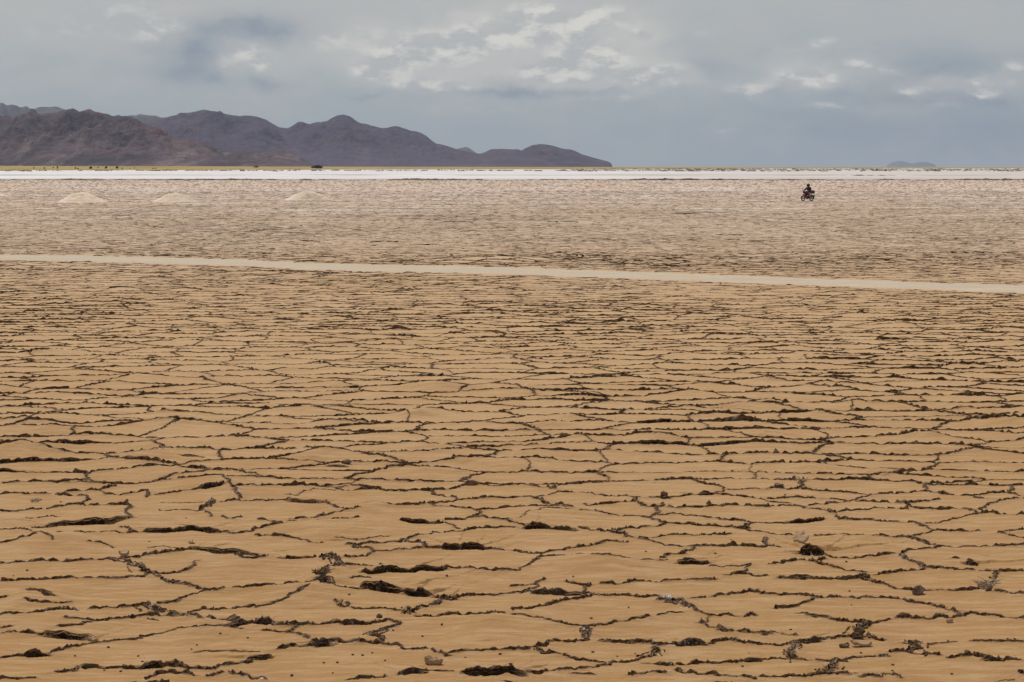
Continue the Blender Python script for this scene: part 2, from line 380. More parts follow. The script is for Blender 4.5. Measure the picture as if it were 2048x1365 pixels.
# ================================================================ THE CRUST
TRACE = """
# A0
@0 960 B
0,38 130,30 300,28 420,35 560,38 700,42 820,48 920,50 1060,45 1180,32 1280,18 1400,15 1480,15 1620,12 1800,8 1860,70 1930,62 2048,60
@512 960 B
0,60 90,50 170,45 240,50 350,48 450,55 560,62 660,65 720,55 660,72 700,92 740,95 880,88 1020,85 1060,97 1190,100 1320,92 1400,85 1480,80 1600,70 1660,50 1750,35 1830,50 1920,58 2048,55
@1024 960 B
0,50 90,45 130,55 230,72 310,76 360,90 400,60 450,45 560,40 620,32 740,32 900,28 1100,18 1320,15 1460,10 1700,8 2048,2
@1536 960 B
0,5 200,8 300,5 480,6 800,2 900,5 1100,8 1180,15 1260,35 1300,45 1450,40 1680,42 1780,45 1850,40 1960,42 2048,45
@0 960
1 0,125 140,118 220,122 400,120
1.1 460,128 520,130 600,140 690,145
1.2 520,108 640,100 760,92 820,88 920,65
.8 690,145 700,170 640,195 600,210
.9 0,258 100,262 200,245 330,235
1 380,238 500,222 600,210 720,218 820,215 980,210 1040,185
1.2 980,210 1040,235 1030,265 1060,290
.9 860,130 960,132 1040,118 1150,105
.6 820,85 860,125
.9 1150,105 1190,150
1 1210,125 1280,122 1380,110 1480,95 1600,85 1700,65 1790,50
T.03 1600,85 1700,65 1790,50
1.3 1870,75 1900,110 1920,155
1 1760,178 1880,175 2048,172
.6 1920,155 1760,178
.4 1280,185 1400,180 1500,182 1600,185
1.6 1690,170 1640,210 1610,240
.8 1630,255 1690,290
.8 1770,285 1830,300 1900,310 1920,290
.35 1300,250 1450,240 1560,245 1610,240
.5 230,310 320,312 400,305 440,290 490,295
T.07 320,390 400,365 560,350 700,345 860,338 940,310 1060,295
.9 320,390 250,395
.8 940,365 1000,375 1060,390 1110,410
.6 460,458 560,455 650,455 730,435 800,420 900,408 1000,415 1110,410 1180,408
T.05 1180,408 1300,412 1400,410 1480,398 1560,395 1640,400 1700,412 1800,425
.8 1180,408 1300,412 1400,410 1480,398 1560,395 1640,400 1700,412 1800,425 1830,420
1 1830,420 1900,440 2048,405
.8 0,405 80,408 140,418 250,440 320,455 380,500 440,525
1 0,530 120,520 200,505 270,488 310,460
.5 700,515 830,515 900,540
.4 1180,540 1300,530 1440,545
1.2 980,630 1100,635 1200,610 1320,590 1450,580 1540,560
T.05 1460,560 1560,560 1650,565 1720,580 1800,600 1900,600 2000,615 2048,630
1.3 1890,645 1960,660 2048,655 2110,640
1 0,680 100,675 300,660 450,665 640,660 760,650 900,650
1.4 900,650 1000,670 1100,690 1180,735 1220,740
.7 1220,740 1340,745 1440,738 1500,710 1560,675 1590,655
1 0,820 200,812 420,800 560,795 700,798 860,800 980,790 1100,780 1220,745
1.3 1220,745 1300,800 1380,830 1460,840 1560,865 1660,890
@512 960
1 0,170 120,168 230,155 260,140
T.045 240,150 300,165 400,175 470,180 550,185
.5 250,120 330,125 400,90 440,80
1 550,180 600,215 700,235
.3 440,75 560,75 640,90
1.1 270,320 370,312 470,302 540,298 620,280 690,250 770,242 830,240
1 1040,220 1180,218 1280,208 1360,192 1420,200 1520,185 1600,160
1.1 1400,85 1440,120 1500,130 1600,160
.9 1600,160 1680,158 1850,150 2048,148
.9 1380,195 1440,220 1520,218 1640,228 1740,232
.9 1740,232 1860,235 2048,232
.9 1770,235 1790,265 1720,310
T.04 1140,345 1240,352 1320,352 1420,352 1520,352
.8 1140,345 1240,352 1320,352 1420,352 1520,352
1 1540,335 1600,330 1720,320 1770,315 1860,330 1960,340 2048,338
.5 1520,350 1580,375 1610,410
.9 260,358 330,350 400,355 500,350 600,335 680,330 830,328
.8 60,318 140,322 150,350 200,370 100,390 0,405
.9 0,450 100,460 220,468 360,480 400,500 470,515 520,505
.4 640,480 740,485 830,485 1000,465 1060,460
1 740,530 820,530 900,525 1000,515 1150,508 1220,480 1280,460 1400,458 1440,440 1600,430 1680,415 1800,410 1920,405 2048,395
1.1 800,535 860,560 940,560 940,590
1.1 690,640 760,632 860,620 940,590 1020,585 1120,575 1240,568 1340,560 1480,565 1600,565
1.3 1200,500 1230,520 1310,520 1340,545
T.07 1480,565 1600,565 1680,560 1750,565 1790,565 1880,575
1 1600,565 1680,560 1790,565 1880,575 1960,580 2048,580
T.02 170,640 280,648 400,645 490,640
.7 170,640 280,648 400,645 490,640
1.6 550,650 600,630 650,650 690,700 620,715
1 690,710 790,725 900,725 1000,718 1100,712
T.065 850,765 940,752 1080,735 1180,742 1280,745 1400,740 1500,730
.8 850,765 940,752 1080,735 1180,742 1280,745 1400,740 1500,730
1 1500,722 1640,725 1760,735 1900,735 2048,735
1 560,775 600,740 690,740
.6 740,805 830,798 920,795
@1024 960
1 0,145 130,140 170,160
.8 200,135 300,120 380,105 470,112
1 550,112 680,128 780,138 900,145 1010,155
1 1020,155 1100,155 1180,155 1260,148 1360,145 1480,135 1580,125 1700,130 1800,140 1900,150 2048,165
T.035 1190,155 1230,155 1260,150
T.04 1490,135 1540,132 1590,125
.6 1600,115 1680,100 1720,75
1 1720,75 1640,60 1560,35 1480,15
.7 1730,92 1880,85 2048,80
1.1 170,155 240,175 300,200 380,210
.9 0,232 150,225 380,228
1.6 380,215 440,215 480,250
1 570,198 640,210 760,205 850,198 940,190 980,190
1.1 1010,155 990,195 1040,230 1120,238 1180,230
1.1 1190,210 1150,260 1130,300
1 1240,232 1300,245 1400,238 1560,238 1700,220 1850,218 2000,225 2048,220
.5 60,330 140,290 200,285 300,265 480,265 560,260 640,260
.9 640,260 720,275 800,290 900,298 1000,295 1120,300
.8 1160,290 1260,285 1380,290 1500,292 1580,300 1700,320 1860,330 1980,340 2048,345
1 1060,305 1130,310 1160,335 1240,360
1 1240,360 1340,365 1420,358 1500,370 1640,375 1740,380 1800,395
1 1980,340 1900,360 1850,400 1800,400
.7 1850,405 1960,425 2048,435
T.06 40,395 100,400 200,400 330,405
T.04 340,405 420,415 500,422 560,428
1 -60,340 40,360 100,400 200,400 330,405 500,420
.9 560,415 660,425 760,435 850,445
.9 850,445 920,420 1000,410 1120,390 1240,365
1.6 820,445 870,460 930,460
.8 930,480 1020,485
1 1040,490 1160,485 1260,460 1360,462 1460,462 1560,452 1680,450 1740,435
1 1040,490 1120,515 1230,540 1340,550 1460,552 1600,555 1680,550 1800,548 2000,548
1 930,515 860,525 780,525 680,540 560,555 460,575 340,590 230,605
1 0,580 60,595 140,605 230,605
1.3 2048,490 2030,530 2000,548
.8 230,625 340,622 440,622 560,635
1 230,630 180,690 80,710 0,735
.8 640,658 780,662 880,668 1000,668 1100,662 1200,665 1260,655
.9 1210,645 1300,615 1390,610 1410,580 1440,570
.8 1340,665 1440,685 1570,690
T.055 1335,672 1400,680 1500,684 1575,692
1 1590,710 1700,715 1820,718 1870,700 1890,740
1 1900,745 1850,775 1720,780
.9 1890,770 1960,790 2048,785
@1536 960
1 0,75 100,75 220,70 260,50 310,5
.9 260,75 350,82 430,95 550,95 650,100 740,115 830,125
1.1 830,125 920,120 1060,112 1180,100 1260,90 1250,60 1280,40
1 1260,95 1340,105 1420,120 1480,125
.9 1520,125 1640,120 1760,108 1920,100
1 1960,45 1930,70 1920,95 2000,115 2048,125
1 1620,130 1700,150 1800,152
.8 0,150 120,148 200,140 300,150 420,148 600,155
.9 830,130 740,140 660,155 600,175 500,190 400,205 300,215
.8 0,170 80,180 180,192
1 0,215 100,205 200,215 300,235 400,240 480,248
1.4 480,248 530,270
1 550,262 640,250 740,245 860,232 920,235
1.1 700,165 780,175 900,180 1000,188 1100,190 1180,182 1300,165 1360,155
.9 920,235 1020,240 1120,235 1140,210 1110,190
1 1130,200 1200,225 1300,230 1440,235 1600,238 1680,270
1 1680,240 1760,225 1800,190 1880,160 1960,150 2048,145
1 1680,270 1760,268 1860,285 1960,290 2048,292
.7 1680,275 1600,285 1480,305 1340,330 1240,345
1 530,290 580,315 680,322 800,322 920,335 1060,345 1180,345 1260,375 1320,400
T.03 100,340 180,335 280,328 320,325 440,305
.8 0,348 100,340 180,335 280,328 320,325 440,305
1 1320,410 1420,412 1560,415 1700,410
.8 1320,405 1260,425 1180,445 1080,465
1 400,460 540,465 660,465 760,468 880,470 1060,468
1.3 1080,465 1160,485 1220,490 1300,520 1400,545
1 1400,545 1520,545 1680,545 1800,545 1940,535 2048,520
1 1870,430 1960,415 2048,405
1 1870,430 1960,460 2048,468
.8 0,445 60,470 180,460 320,465
T.1 250,590 300,600 380,605 480,600
1 130,580 250,590 300,600 380,605 480,600 500,610
1.3 0,540 80,550
.9 500,610 560,632 700,632 840,620 980,605
.9 1400,545 1330,560 1240,575 1160,570 1100,575 1040,610
1.4 1040,620 1100,660 1180,680 1260,715
1 1260,715 1400,725 1520,735 1640,740 1760,745 1860,755 2048,750
T.055 1580,672 1640,688 1720,692
.8 1450,650 1520,655
.9 0,700 80,690 180,675 280,660 340,665 420,650 470,635
.8 340,670 420,690 500,705 600,720 700,735 780,745
.9 1260,725 1180,738 1060,745 960,760 880,765 800,775
1 70,800 200,800 340,795 420,800 560,802 700,800 780,775
1 1860,755 1800,775 1780,810
1 780,775 760,800 820,810
@0 1160
1 1660,90 1760,88 1840,75 1940,78 2048,80
.8 1660,90 1580,110 1500,130 1380,170 1280,185
T.025 230,65 300,100 400,135 420,155
.6 0,170 80,160
.6 190,180 300,195 400,190 460,185 570,175
1 0,285 100,268 220,268 330,258 400,235 560,230 620,240
1 720,232 860,228 1000,222
.8 1000,225 1100,210 1200,190
1.6 1200,195 1210,230 1270,240 1350,245
1 1370,260 1470,262
.9 1520,250 1580,240 1610,215 1700,225 1760,235 1880,220 1980,208 2048,200
.8 540,300 640,320 760,330 880,325 1040,312 1180,298
1.1 490,385 600,385 680,355 780,345 880,325
1.4 1180,295 1280,290 1400,285 1490,300
1.3 1520,295 1620,318 1740,322 1800,330
1.3 1810,385 1850,370 1950,365 2048,362
T.04 1810,390 1860,380 1950,365
1 0,395 80,380
1 0,445 100,435 200,435 320,435
T.065 320,435 380,445 480,460 600,470 700,475 790,480
.8 790,505 680,525 590,545 480,580 400,600
T.035 170,632 260,625 370,612
1 0,640 100,632 170,630 260,625 370,612
.8 800,500 920,490 1000,485 1080,490 1160,465 1280,460 1360,440 1400,410 1480,410 1560,425
.8 1560,420 1640,405 1720,395 1840,410 1930,410
.5 1580,590 1660,580 1800,582 1920,595 2048,605
T.025 640,710 740,695 820,680
1.2 780,715 900,715 1000,712 1130,718 1190,715 1300,718 1400,715 1480,730
T.03 1000,712 1130,718 1190,715 1300,718
.9 1480,730 1580,728 1680,735 1760,710 1900,690 2000,680 2048,660
.8 450,750 560,745 620,710
.5 0,805 140,805 280,795
1 1150,815 1230,780 1370,765 1460,775 1560,790
.8 1640,790 1720,770 1800,745
1.3 1840,760 1940,775 2000,800 2048,790 2090,800
@512 1160
1 0,80 130,75 240,70 420,65
1.7 430,60 490,40 540,30 580,65
T.04 470,50 540,45 580,70
1.3 580,75 680,80 760,95
.7 0,210 100,195 180,175 260,150 300,130 420,85
T.1 840,85 940,95 1020,105 1200,115
T.06 1210,118 1320,130 1400,132
T.045 1420,138 1500,142 1560,142
1 780,90 940,100 1200,118 1400,135 1560,145
.9 1560,150 1620,135 1740,128 1880,122 2048,105
1.2 1600,165 1500,170 1430,210 1340,240 1280,260
2.2 1190,285 1230,270 1280,290
.6 760,220 840,240 960,240 1060,250 1170,265
.5 640,180 700,220 740,190
1 1280,305 1400,315 1500,305 1640,305 1760,315 1880,308 2000,310
1.3 0,360 60,358 130,365 200,375 300,372 400,360
T.03 0,360 60,362 130,368
1 430,365 560,365 700,362 800,358 900,352 1060,330
T.025 640,366 700,364 800,360 900,354
.6 380,360 320,410 280,430 200,420 60,415
.7 280,435 360,450 420,485
1.4 1070,345 1130,360 1020,395 960,440 1020,480 960,520
1.1 200,580 320,572 450,555 490,545 600,520 700,528 820,525 900,520 960,520
T.035 450,560 520,550 600,525
1 960,520 1040,530 1120,525 1180,560 1280,575 1340,565
1 1390,575 1440,600 1560,635
.9 1440,605 1560,610 1700,595 1800,590 1900,580 2048,580
T.04 -60,660 0,655 80,650 140,620
.8 740,815 900,800 1030,795
T.03 1130,775 1180,765 1280,755 1360,755
.8 1130,775 1280,755 1360,745 1480,740 1540,755
T.04 1640,775 1720,785 1800,800 1900,795 2048,780
1 1640,775 1720,785 1800,800 1900,795 2048,780
@1024 1160
1 0,60 120,50 200,40 260,10
.8 0,100 100,92 200,60 230,30
1.2 60,105 200,108 340,112 540,115 620,110
T.03 140,110 340,116 540,118
1 460,20 540,40 620,50 600,80 560,110
1 680,45 800,45 900,30 1040,15 1160,20 1300,15 1440,15 1640,5
1 620,110 660,135 740,140 880,130 1000,145 1060,155 1170,138
1 620,130 540,165 440,180 340,210 220,225 100,240 0,270
2.2 1210,180 1300,200 1370,185 1420,235
1.1 1400,155 1520,155 1620,130 1740,118 1860,115 1940,100 2048,125
1 0,310 100,305 200,315 280,335 380,360 480,370 600,365 680,370
1 680,370 800,350 900,345 1000,330 1110,315
.6 1190,300 1240,280 1340,280
.9 1440,250 1540,295 1640,295 1720,290 1860,300 1940,280 1970,285
.5 1540,300 1520,345
1.1 1470,345 1560,370 1640,380 1720,405 1840,415 1940,425 2048,440
1.8 600,370 630,420 580,480
1 590,480 500,500 400,505 340,490 280,535 190,555
1 0,580 100,578 190,570
1 190,585 270,605 420,612 520,635 620,650 760,660
1.1 700,490 800,495 900,508 1000,520 1120,525 1200,545 1300,535 1400,518 1560,515 1640,500 1740,495 1860,508 1960,515 2048,515
T.03 1300,538 1400,525 1560,518
2 1140,560 1150,600 1100,630
1 660,700 740,690 820,665 940,668 1040,665 1080,635
1 660,700 560,715 440,740 300,770 150,785
T.04 -100,780 0,785 80,792 140,795
1 1080,685 1160,695 1260,710
.9 1300,695 1420,690 1560,685 1700,685 1800,680 1880,660
T.03 1880,662 1960,660 2048,660
1 930,775 1000,765 1100,760 1200,765
.6 500,770 640,775
1.1 1320,745 1420,765 1540,775 1680,780 1800,795 1900,800 1960,810
1 1990,795 2048,800
@1536 1160
1 60,5 200,12 340,8 500,8 720,5 800,20 880,38 950,45 1020,75 1140,95 1200,95
1 1250,98 1360,100 1480,102 1600,102 1680,95 1760,100 1800,115
.8 1780,5 1760,60 1790,100
1 1840,120 1920,130 2048,138
1 0,120 100,135 220,135 300,155 400,155
1 400,165 480,168 620,160 720,170 820,155 960,160 1060,155
1 400,165 320,185 240,210 210,230 100,250
1.3 1060,160 1120,190 1200,195 1290,200 1340,230 1400,240 1480,270
1.1 260,285 340,300 420,325 540,345 620,350 740,350 820,365
.6 820,360 900,340 980,325
1.1 1040,320 1160,318 1260,315 1340,305 1420,315 1540,310 1620,290 1740,300 1840,310 1960,325 2048,330
.6 1480,270 1540,300
1.6 820,370 720,400 740,450
T.04 690,475 740,475 790,472
1.1 0,430 100,435 240,455
T.03 200,490 320,500 420,495
1.1 200,485 320,495 420,490 540,480 640,470 700,470
1 800,440 860,480 930,490
1 0,515 100,515 200,495
1.5 200,500 160,560 180,610 220,650
1.4 1060,510 1180,520 1200,560 1130,595
1.1 960,600 1040,595 1130,600 1240,615 1340,625
.5 1280,520 1380,522 1500,510
.9 1630,515 1720,525 1820,520 2048,522
1.1 1420,645 1520,642 1640,635 1720,645 1800,660 1930,668 2048,670
T.02 1740,655 1800,666 1930,670
.7 0,655 140,645 220,650 340,660 500,668
.9 580,660 680,650 770,625 880,625 960,630
1.5 500,668 540,675 480,730 500,750
1 0,800 160,790 300,795 440,775 640,780
1.2 720,800 880,810
1 900,785 980,785 1080,815
2 2000,750 2040,780
1.2 1810,810 1920,805
"""


def parse_trace():
    lines, tents, bound = [], [], []
    ox = oy = 0.0; mode = ""
    for ln in TRACE.strip().splitlines():
        ln = ln.strip()
        if not ln or ln.startswith("#"): continue
        f = ln.split()
        if f[0].startswith("@"):
            ox, oy = float(f[0][1:]), float(f[1]); mode = f[2] if len(f) > 2 else ""
            continue
        if mode == "B":
            s = "B"; pts = f
        else:
            s = f[0]; pts = f[1:]
        pp = []
        for p in pts:
            a, b_ = p.split(",")
            pp.append((ox + float(a) / 4.0, oy + float(b_) / 4.0))
        if s == "B":
            bound += pp
            lines.append((1.0, pp))
        elif s.startswith("T"):
            tents.append((float(s[1:]) * 0.85, pp))
        else:
            lines.append((float(s), pp))
    return lines, tents, bound


LINES, TENTS, BOUND = parse_trace()
N_NEAR = len(TENTS)
# long lifted plate edges farther out, measured the same way (photograph pixels, height in metres)
TENTS += [
    (0.10, [(1095, 512), (1130, 511), (1180, 513), (1232, 514)]), (0.10, [(1105, 506), (1140, 507)]),
    (0.09, [(735, 485), (770, 484), (815, 485)]), (0.09, [(820, 490), (885, 491)]), (0.09, [(600, 483), (640, 484)]),
    (0.10, [(1090, 444), (1160, 445)]), (0.10, [(885, 444), (950, 445)]), (0.07, [(0, 539), (60, 541)]), (0.06, [(115, 540), (180, 541)]),
    (0.08, [(535, 543), (600, 545)]), (0.06, [(390, 543), (470, 545)]), (0.12, [(1340, 428), (1400, 428)]), (0.11, [(1890, 505), (1990, 507)]),
    (0.10, [(1700, 478), (1760, 478)]), (0.09, [(1430, 470), (1500, 471)]), (0.10, [(300, 455), (330, 456)]), (0.11, [(545, 407), (556, 407)]),
    (0.05, [(250, 586), (330, 587)]), (0.05, [(1440, 707), (1500, 709)]), (0.05, [(60, 620), (130, 621)]), (0.05, [(470, 650), (520, 651)]),
    (0.05, [(10, 826), (40, 827)]), (0.05, [(650, 933), (700, 935)]), (0.035, [(350, 916), (410, 917)]), (0.05, [(545, 640), (600, 640)]),
]

TENTS = TENTS[:N_NEAR] + [(h_ * 0.52, pp) for h_, pp in TENTS[N_NEAR:]]

ROAD_N = [(-700, 507), (-200, 515), (0, 521.5), (250, 527), (500, 534.5), (600, 541), (800, 546.5), (1024, 551), (1300, 560.5), (1500, 568), (1800, 579.5), (2048, 588.5), (2300, 598), (2800, 617)]
ROAD_F = [(-700, 496), (-200, 503), (0, 508), (250, 512.5), (500, 519.5), (600, 525.5), (800, 529.5), (1024, 534.5), (1300, 544), (1500, 551.5), (1800, 562.5), (2048, 571), (2300, 579.5), (2800, 596)]
ROAD_N, ROAD_F = [(a[0], a[1] - 0.10 * (a[1] - b_[1])) for a, b_ in zip(ROAD_N, ROAD_F)], [(b_[0], b_[1] + 0.06 * (a[1] - b_[1])) for a, b_ in zip(ROAD_N, ROAD_F)]
rn = np.array([ground(*p) for p in ROAD_N]); rf = np.array([ground(*p) for p in ROAD_F])


def road_near(x): return np.interp(x, rn[:, 0], rn[:, 1])
def road_far(x): return np.interp(x, rf[:, 0], rf[:, 1])


# rows follow the perspective from the viewing platform, columns fan out: fine near, coarse far
py_rows = []
py = 1600.0
while py > 360.3:
    py_rows.append(py)
    py -= (0.55 if py < 620 else 0.50 if py < 950 else 0.42) / Q
yy = np.array([ground(1024, p)[1] for p in py_rows])
u_in = np.arange(-0.2260, 0.2260, 1.15 / F_PX / Q)
u_l = np.arange(-0.400, -0.2260, 5.0 / F_PX)
u = np.concatenate([u_l, u_in, -u_l[::-1]])
rows_d = np.sqrt(yy ** 2 + CAM_H ** 2)
Y = np.repeat(yy[:, None], len(u), 1).astype(np.float32)
X = (rows_d[:, None] * u[None, :]).astype(np.float32)
NR, NC = X.shape
print("crust verts", NR * NC)

# warp so that cracks wander
wx = X + 0.050 * perlin(X * 2.3, Y * 2.3, 1) + 0.024 * perlin(X * 7.0, Y * 7.0, 2) + 0.012 * perlin(X * 19.0, Y * 19.0, 3)
wy = Y + 0.050 * perlin(X * 2.3, Y * 2.3, 4) + 0.024 * perlin(X * 7.0, Y * 7.0, 5) + 0.012 * perlin(X * 19.0, Y * 19.0, 6)

# --- random polygons (everywhere outside the measured foreground)
S = 0.84                     # mean spacing of the polygons
AN = 1.42
vx = (wx + 0.09 * perlin(X * 0.9, Y * 0.9, 7)) / np.float32(AN); vy = wy + 0.09 * perlin(X * 0.9, Y * 0.9, 8)
ci = np.floor(vx / S).astype(np.int32); cj = np.floor(vy / S).astype(np.int32)
F1 = np.full(X.shape, 1e9, np.float32); F2 = F1.copy()
A_x = np.zeros_like(X); A_y = np.zeros_like(X); B_x = np.zeros_like(X); B_y = np.zeros_like(X)
for dj in (-1, 0, 1):
    for di in (-1, 0, 1):
        ii = (ci + di) & 511; jj = (cj + dj) & 511
        sx = (ci + di + 0.06 + 0.88 * _H[0][jj, ii]) * np.float32(S)
        sy = (cj + dj + 0.06 + 0.88 * _H[1][jj, ii]) * np.float32(S)
        d2 = (vx - sx) ** 2 + (vy - sy) ** 2
        d2 = np.where(_H[2][jj, ii] < 0.10, d2 + 1e6, d2).astype(np.float32)
        n1_ = d2 < F1
        n2_ = (~n1_) & (d2 < F2)
        F2 = np.where(n1_, F1, np.where(n2_, d2, F2))
        B_x = np.where(n1_, A_x, np.where(n2_, sx, B_x)); B_y = np.where(n1_, A_y, np.where(n2_, sy, B_y))
        F1 = np.where(n1_, d2, F1)
        A_x = np.where(n1_, sx, A_x); A_y = np.where(n1_, sy, A_y)
sep = np.sqrt((A_x - B_x) ** 2 + (A_y - B_y) ** 2) + 1e-4
Dv = np.clip((F2 - F1) / (2 * sep), 0, 5).astype(np.float32)
hk = np.sin((A_x + B_x) * 12.9898 + (A_y + B_y) * 78.233 + A_x * B_x * 0.37) * 43758.5453
eh = (hk - np.floor(hk)).astype(np.float32)                    # a random number per crack
far_side = A_y > B_y
front = np.abs(A_y - B_y) / sep
Sv = (0.55 + 0.75 * np.modf(eh * 7.31)[0]).astype(np.float32)
Sv *= np.where(eh < 0.10, 0.35, 1.0) * (0.42 + 0.58 * np.clip(front * 1.5, 0, 1))
pxm, pym = to_px(X, Y)
bx = np.array([p[0] for p in BOUND]); by = np.array([p[1] for p in BOUND])
o_ = np.argsort(bx, kind="stable")
inside = (pxm > -6) & (pxm < 2054) & (pym > np.interp(pxm, bx[o_], by[o_])) & (pym < 1372)
Dv = np.where(inside, 5.0, Dv)
tent = np.zeros_like(X)
tsel = (eh > 0.86) & far_side & (~inside)
thv = 0.6 * (0.022 + 0.05 * np.modf(eh * 31.7)[0]) * front * sstep(0.05, 0.45, perlin(X * 0.9, Y * 0.9, 31) + 0.15)
tent = np.where(tsel, thv * np.exp(-Dv / 0.22), 0).astype(np.float32)
del F1, F2, A_x, A_y, B_x, B_y, hk, ci, cj, sep

# --- the measured cracks of the foreground
Dn = np.full(X.shape, 9.0, np.float32)          # distance / strength
Sn = np.zeros_like(X)


def seg_slice(p, q, pad):
    y0, y1 = min(p[1], q[1]) - pad, max(p[1], q[1]) + pad
    r0 = np.searchsorted(yy, y0); r1 = np.searchsorted(yy, y1)
    if r1 <= r0: return None
    x0, x1 = min(p[0], q[0]) - pad, max(p[0], q[0]) + pad
    d0, d1 = rows_d[r0], rows_d[r1 - 1]
    c0 = np.searchsorted(u, min(x0 / d0, x0 / d1)); c1 = np.searchsorted(u, max(x1 / d0, x1 / d1))
    if c1 <= c0: return None
    return slice(r0, r1), slice(c0, c1)


crack_pts = []
for s, pp in LINES:
    G = [ground(*p) for p in pp]
    for p, q in zip(G[:-1], G[1:]):
        sl = seg_slice(p, q, 0.30)
        if sl is None: continue
        gx_, gy_ = wx[sl], wy[sl]
        ex, ey = q[0] - p[0], q[1] - p[1]
        L2 = ex * ex + ey * ey + 1e-9
        tt = np.clip(((gx_ - p[0]) * ex + (gy_ - p[1]) * ey) / L2, 0, 1)
        dd = np.sqrt((gx_ - p[0] - tt * ex) ** 2 + (gy_ - p[1] - tt * ey) ** 2)
        cur = Dn[sl]
        better = dd < cur
        Dn[sl] = np.where(better, dd, cur)
        Sn[sl] = np.where(better, s, Sn[sl])
        crack_pts.append((p, q, s))

use_tr = Dn < Dv
D = np.where(use_tr, Dn, Dv)
ST = np.where(use_tr, Sn, Sv)
tent_edge = np.zeros_like(X)
for h_, pp in TENTS:
    G = [ground(*p) for p in pp]
    Ls = [math.hypot(b_[0] - a_[0], b_[1] - a_[1]) for a_, b_ in zip(G[:-1], G[1:])]
    tot = sum(Ls) + 1e-6; acc = 0.0
    back = 0.16 + 3.6 * h_
    for (p, q), Lg in zip(zip(G[:-1], G[1:]), Ls):
        if p[0] > q[0]: p, q = q, p; flip = True
        else: flip = False
        sl = seg_slice(p, q, back * 2.5)
        if sl is None: acc += Lg; continue
        gx_, gy_ = wx[sl], wy[sl]
        ex, ey = q[0] - p[0], q[1] - p[1]
        L2 = ex * ex + ey * ey + 1e-9
        tr_ = ((gx_ - p[0]) * ex + (gy_ - p[1]) * ey) / L2
        tt = np.clip(tr_, 0, 1)
        dd = np.sqrt((gx_ - p[0] - tt * ex) ** 2 + (gy_ - p[1] - tt * ey) ** 2)
        side = (ex * (gy_ - p[1]) - ey * (gx_ - p[0])) > 0
        s_al = (acc + (1 - tt if flip else tt) * Lg) / tot
        prof = np.sin(np.pi * np.clip(s_al, 0.0, 1.0)) ** 0.55 if len(pp) > 2 or True else 1
        jag = 0.78 + 0.5 * perlin(gx_ * 6.0, gy_ * 3.0, 12)
        hh = np.where(side & (tr_ > -0.12) & (tr_ < 1.12), h_ * prof * jag * np.exp(-dd / back), 0)
        tent[sl] = np.maximum(tent[sl], hh)
        ed = np.where(dd < 0.05 + 0.4 * h_, prof * np.where(side, dd < 0.02, 1.0) * ((tr_ > -0.12) & (tr_ < 1.12)), 0)
        tent_edge[sl] = np.maximum(tent_edge[sl], ed)
        acc += Lg

# --- height
att = 1.0 - 0.30 * sstep(40.0, 120.0, Y) - 0.20 * sstep(120.0, 300.0, Y)
brk = 0.62 + 0.9 * perlin(X * 2.1, Y * 2.1, 14)                     # cracks fade and thicken along their run
brk = np.clip(brk + 0.38, 0.50 + 0.2 * sstep(24, 50, Y), 1.4)
sE = ST * brk
clod = np.abs(perlin(X * 23.0, Y * 23.0, 15))
clod2 = perlin(X * 52.0, Y * 52.0, 16)
clod0 = perlin(X * 10.0, Y * 10.0, 17)
wid = (0.010 + 0.006 * sE + 0.005 * clod0) * (1 + np.maximum(Y - 22.0, 0) / 110.0)
ridge = np.exp(-(D / np.maximum(wid, 0.012)) ** 2)
Z = (0.006 + 0.004 * sstep(150, 260, Y)) * sE * att * ridge * np.clip(0.85 + (1 - 0.5 * sstep(24, 50, Y)) * (0.55 * clod0 + 0.5 * (clod - 0.25)), 0.3, 1.7)
skirt = np.exp(-(D / 0.075) ** 2) * sE * att
Z += skirt * (0.0035 * (clod - 0.2) + 0.002 * clod2)
Z += 0.015 * att * np.exp(-D / 0.14) * np.clip(sE, 0, 1.2)                 # plates curl up a little at the rim
trench = np.exp(-((D - 0.012) / 0.014) ** 2) * np.clip(-clod0 - 0.05, 0, 1)
Z -= 0.05 * trench * sE * att
Z += tent
Z -= np.minimum(0.8 * tent_edge * (tent < 0.01), 0.7) * 0.03
Z += 0.022 * (1 - 0.75 * sstep(50, 130, Y)) * perlin(X * 0.25, Y * 0.25, 18) + 0.013 * (1 - 0.6 * sstep(30, 80, Y)) * perlin(X * 0.9, Y * 0.9, 19) + 0.004 * perlin(X * 3.7, Y * 3.7, 20) + 0.0016 * perlin(X * 13.0, Y * 26.0, 21)
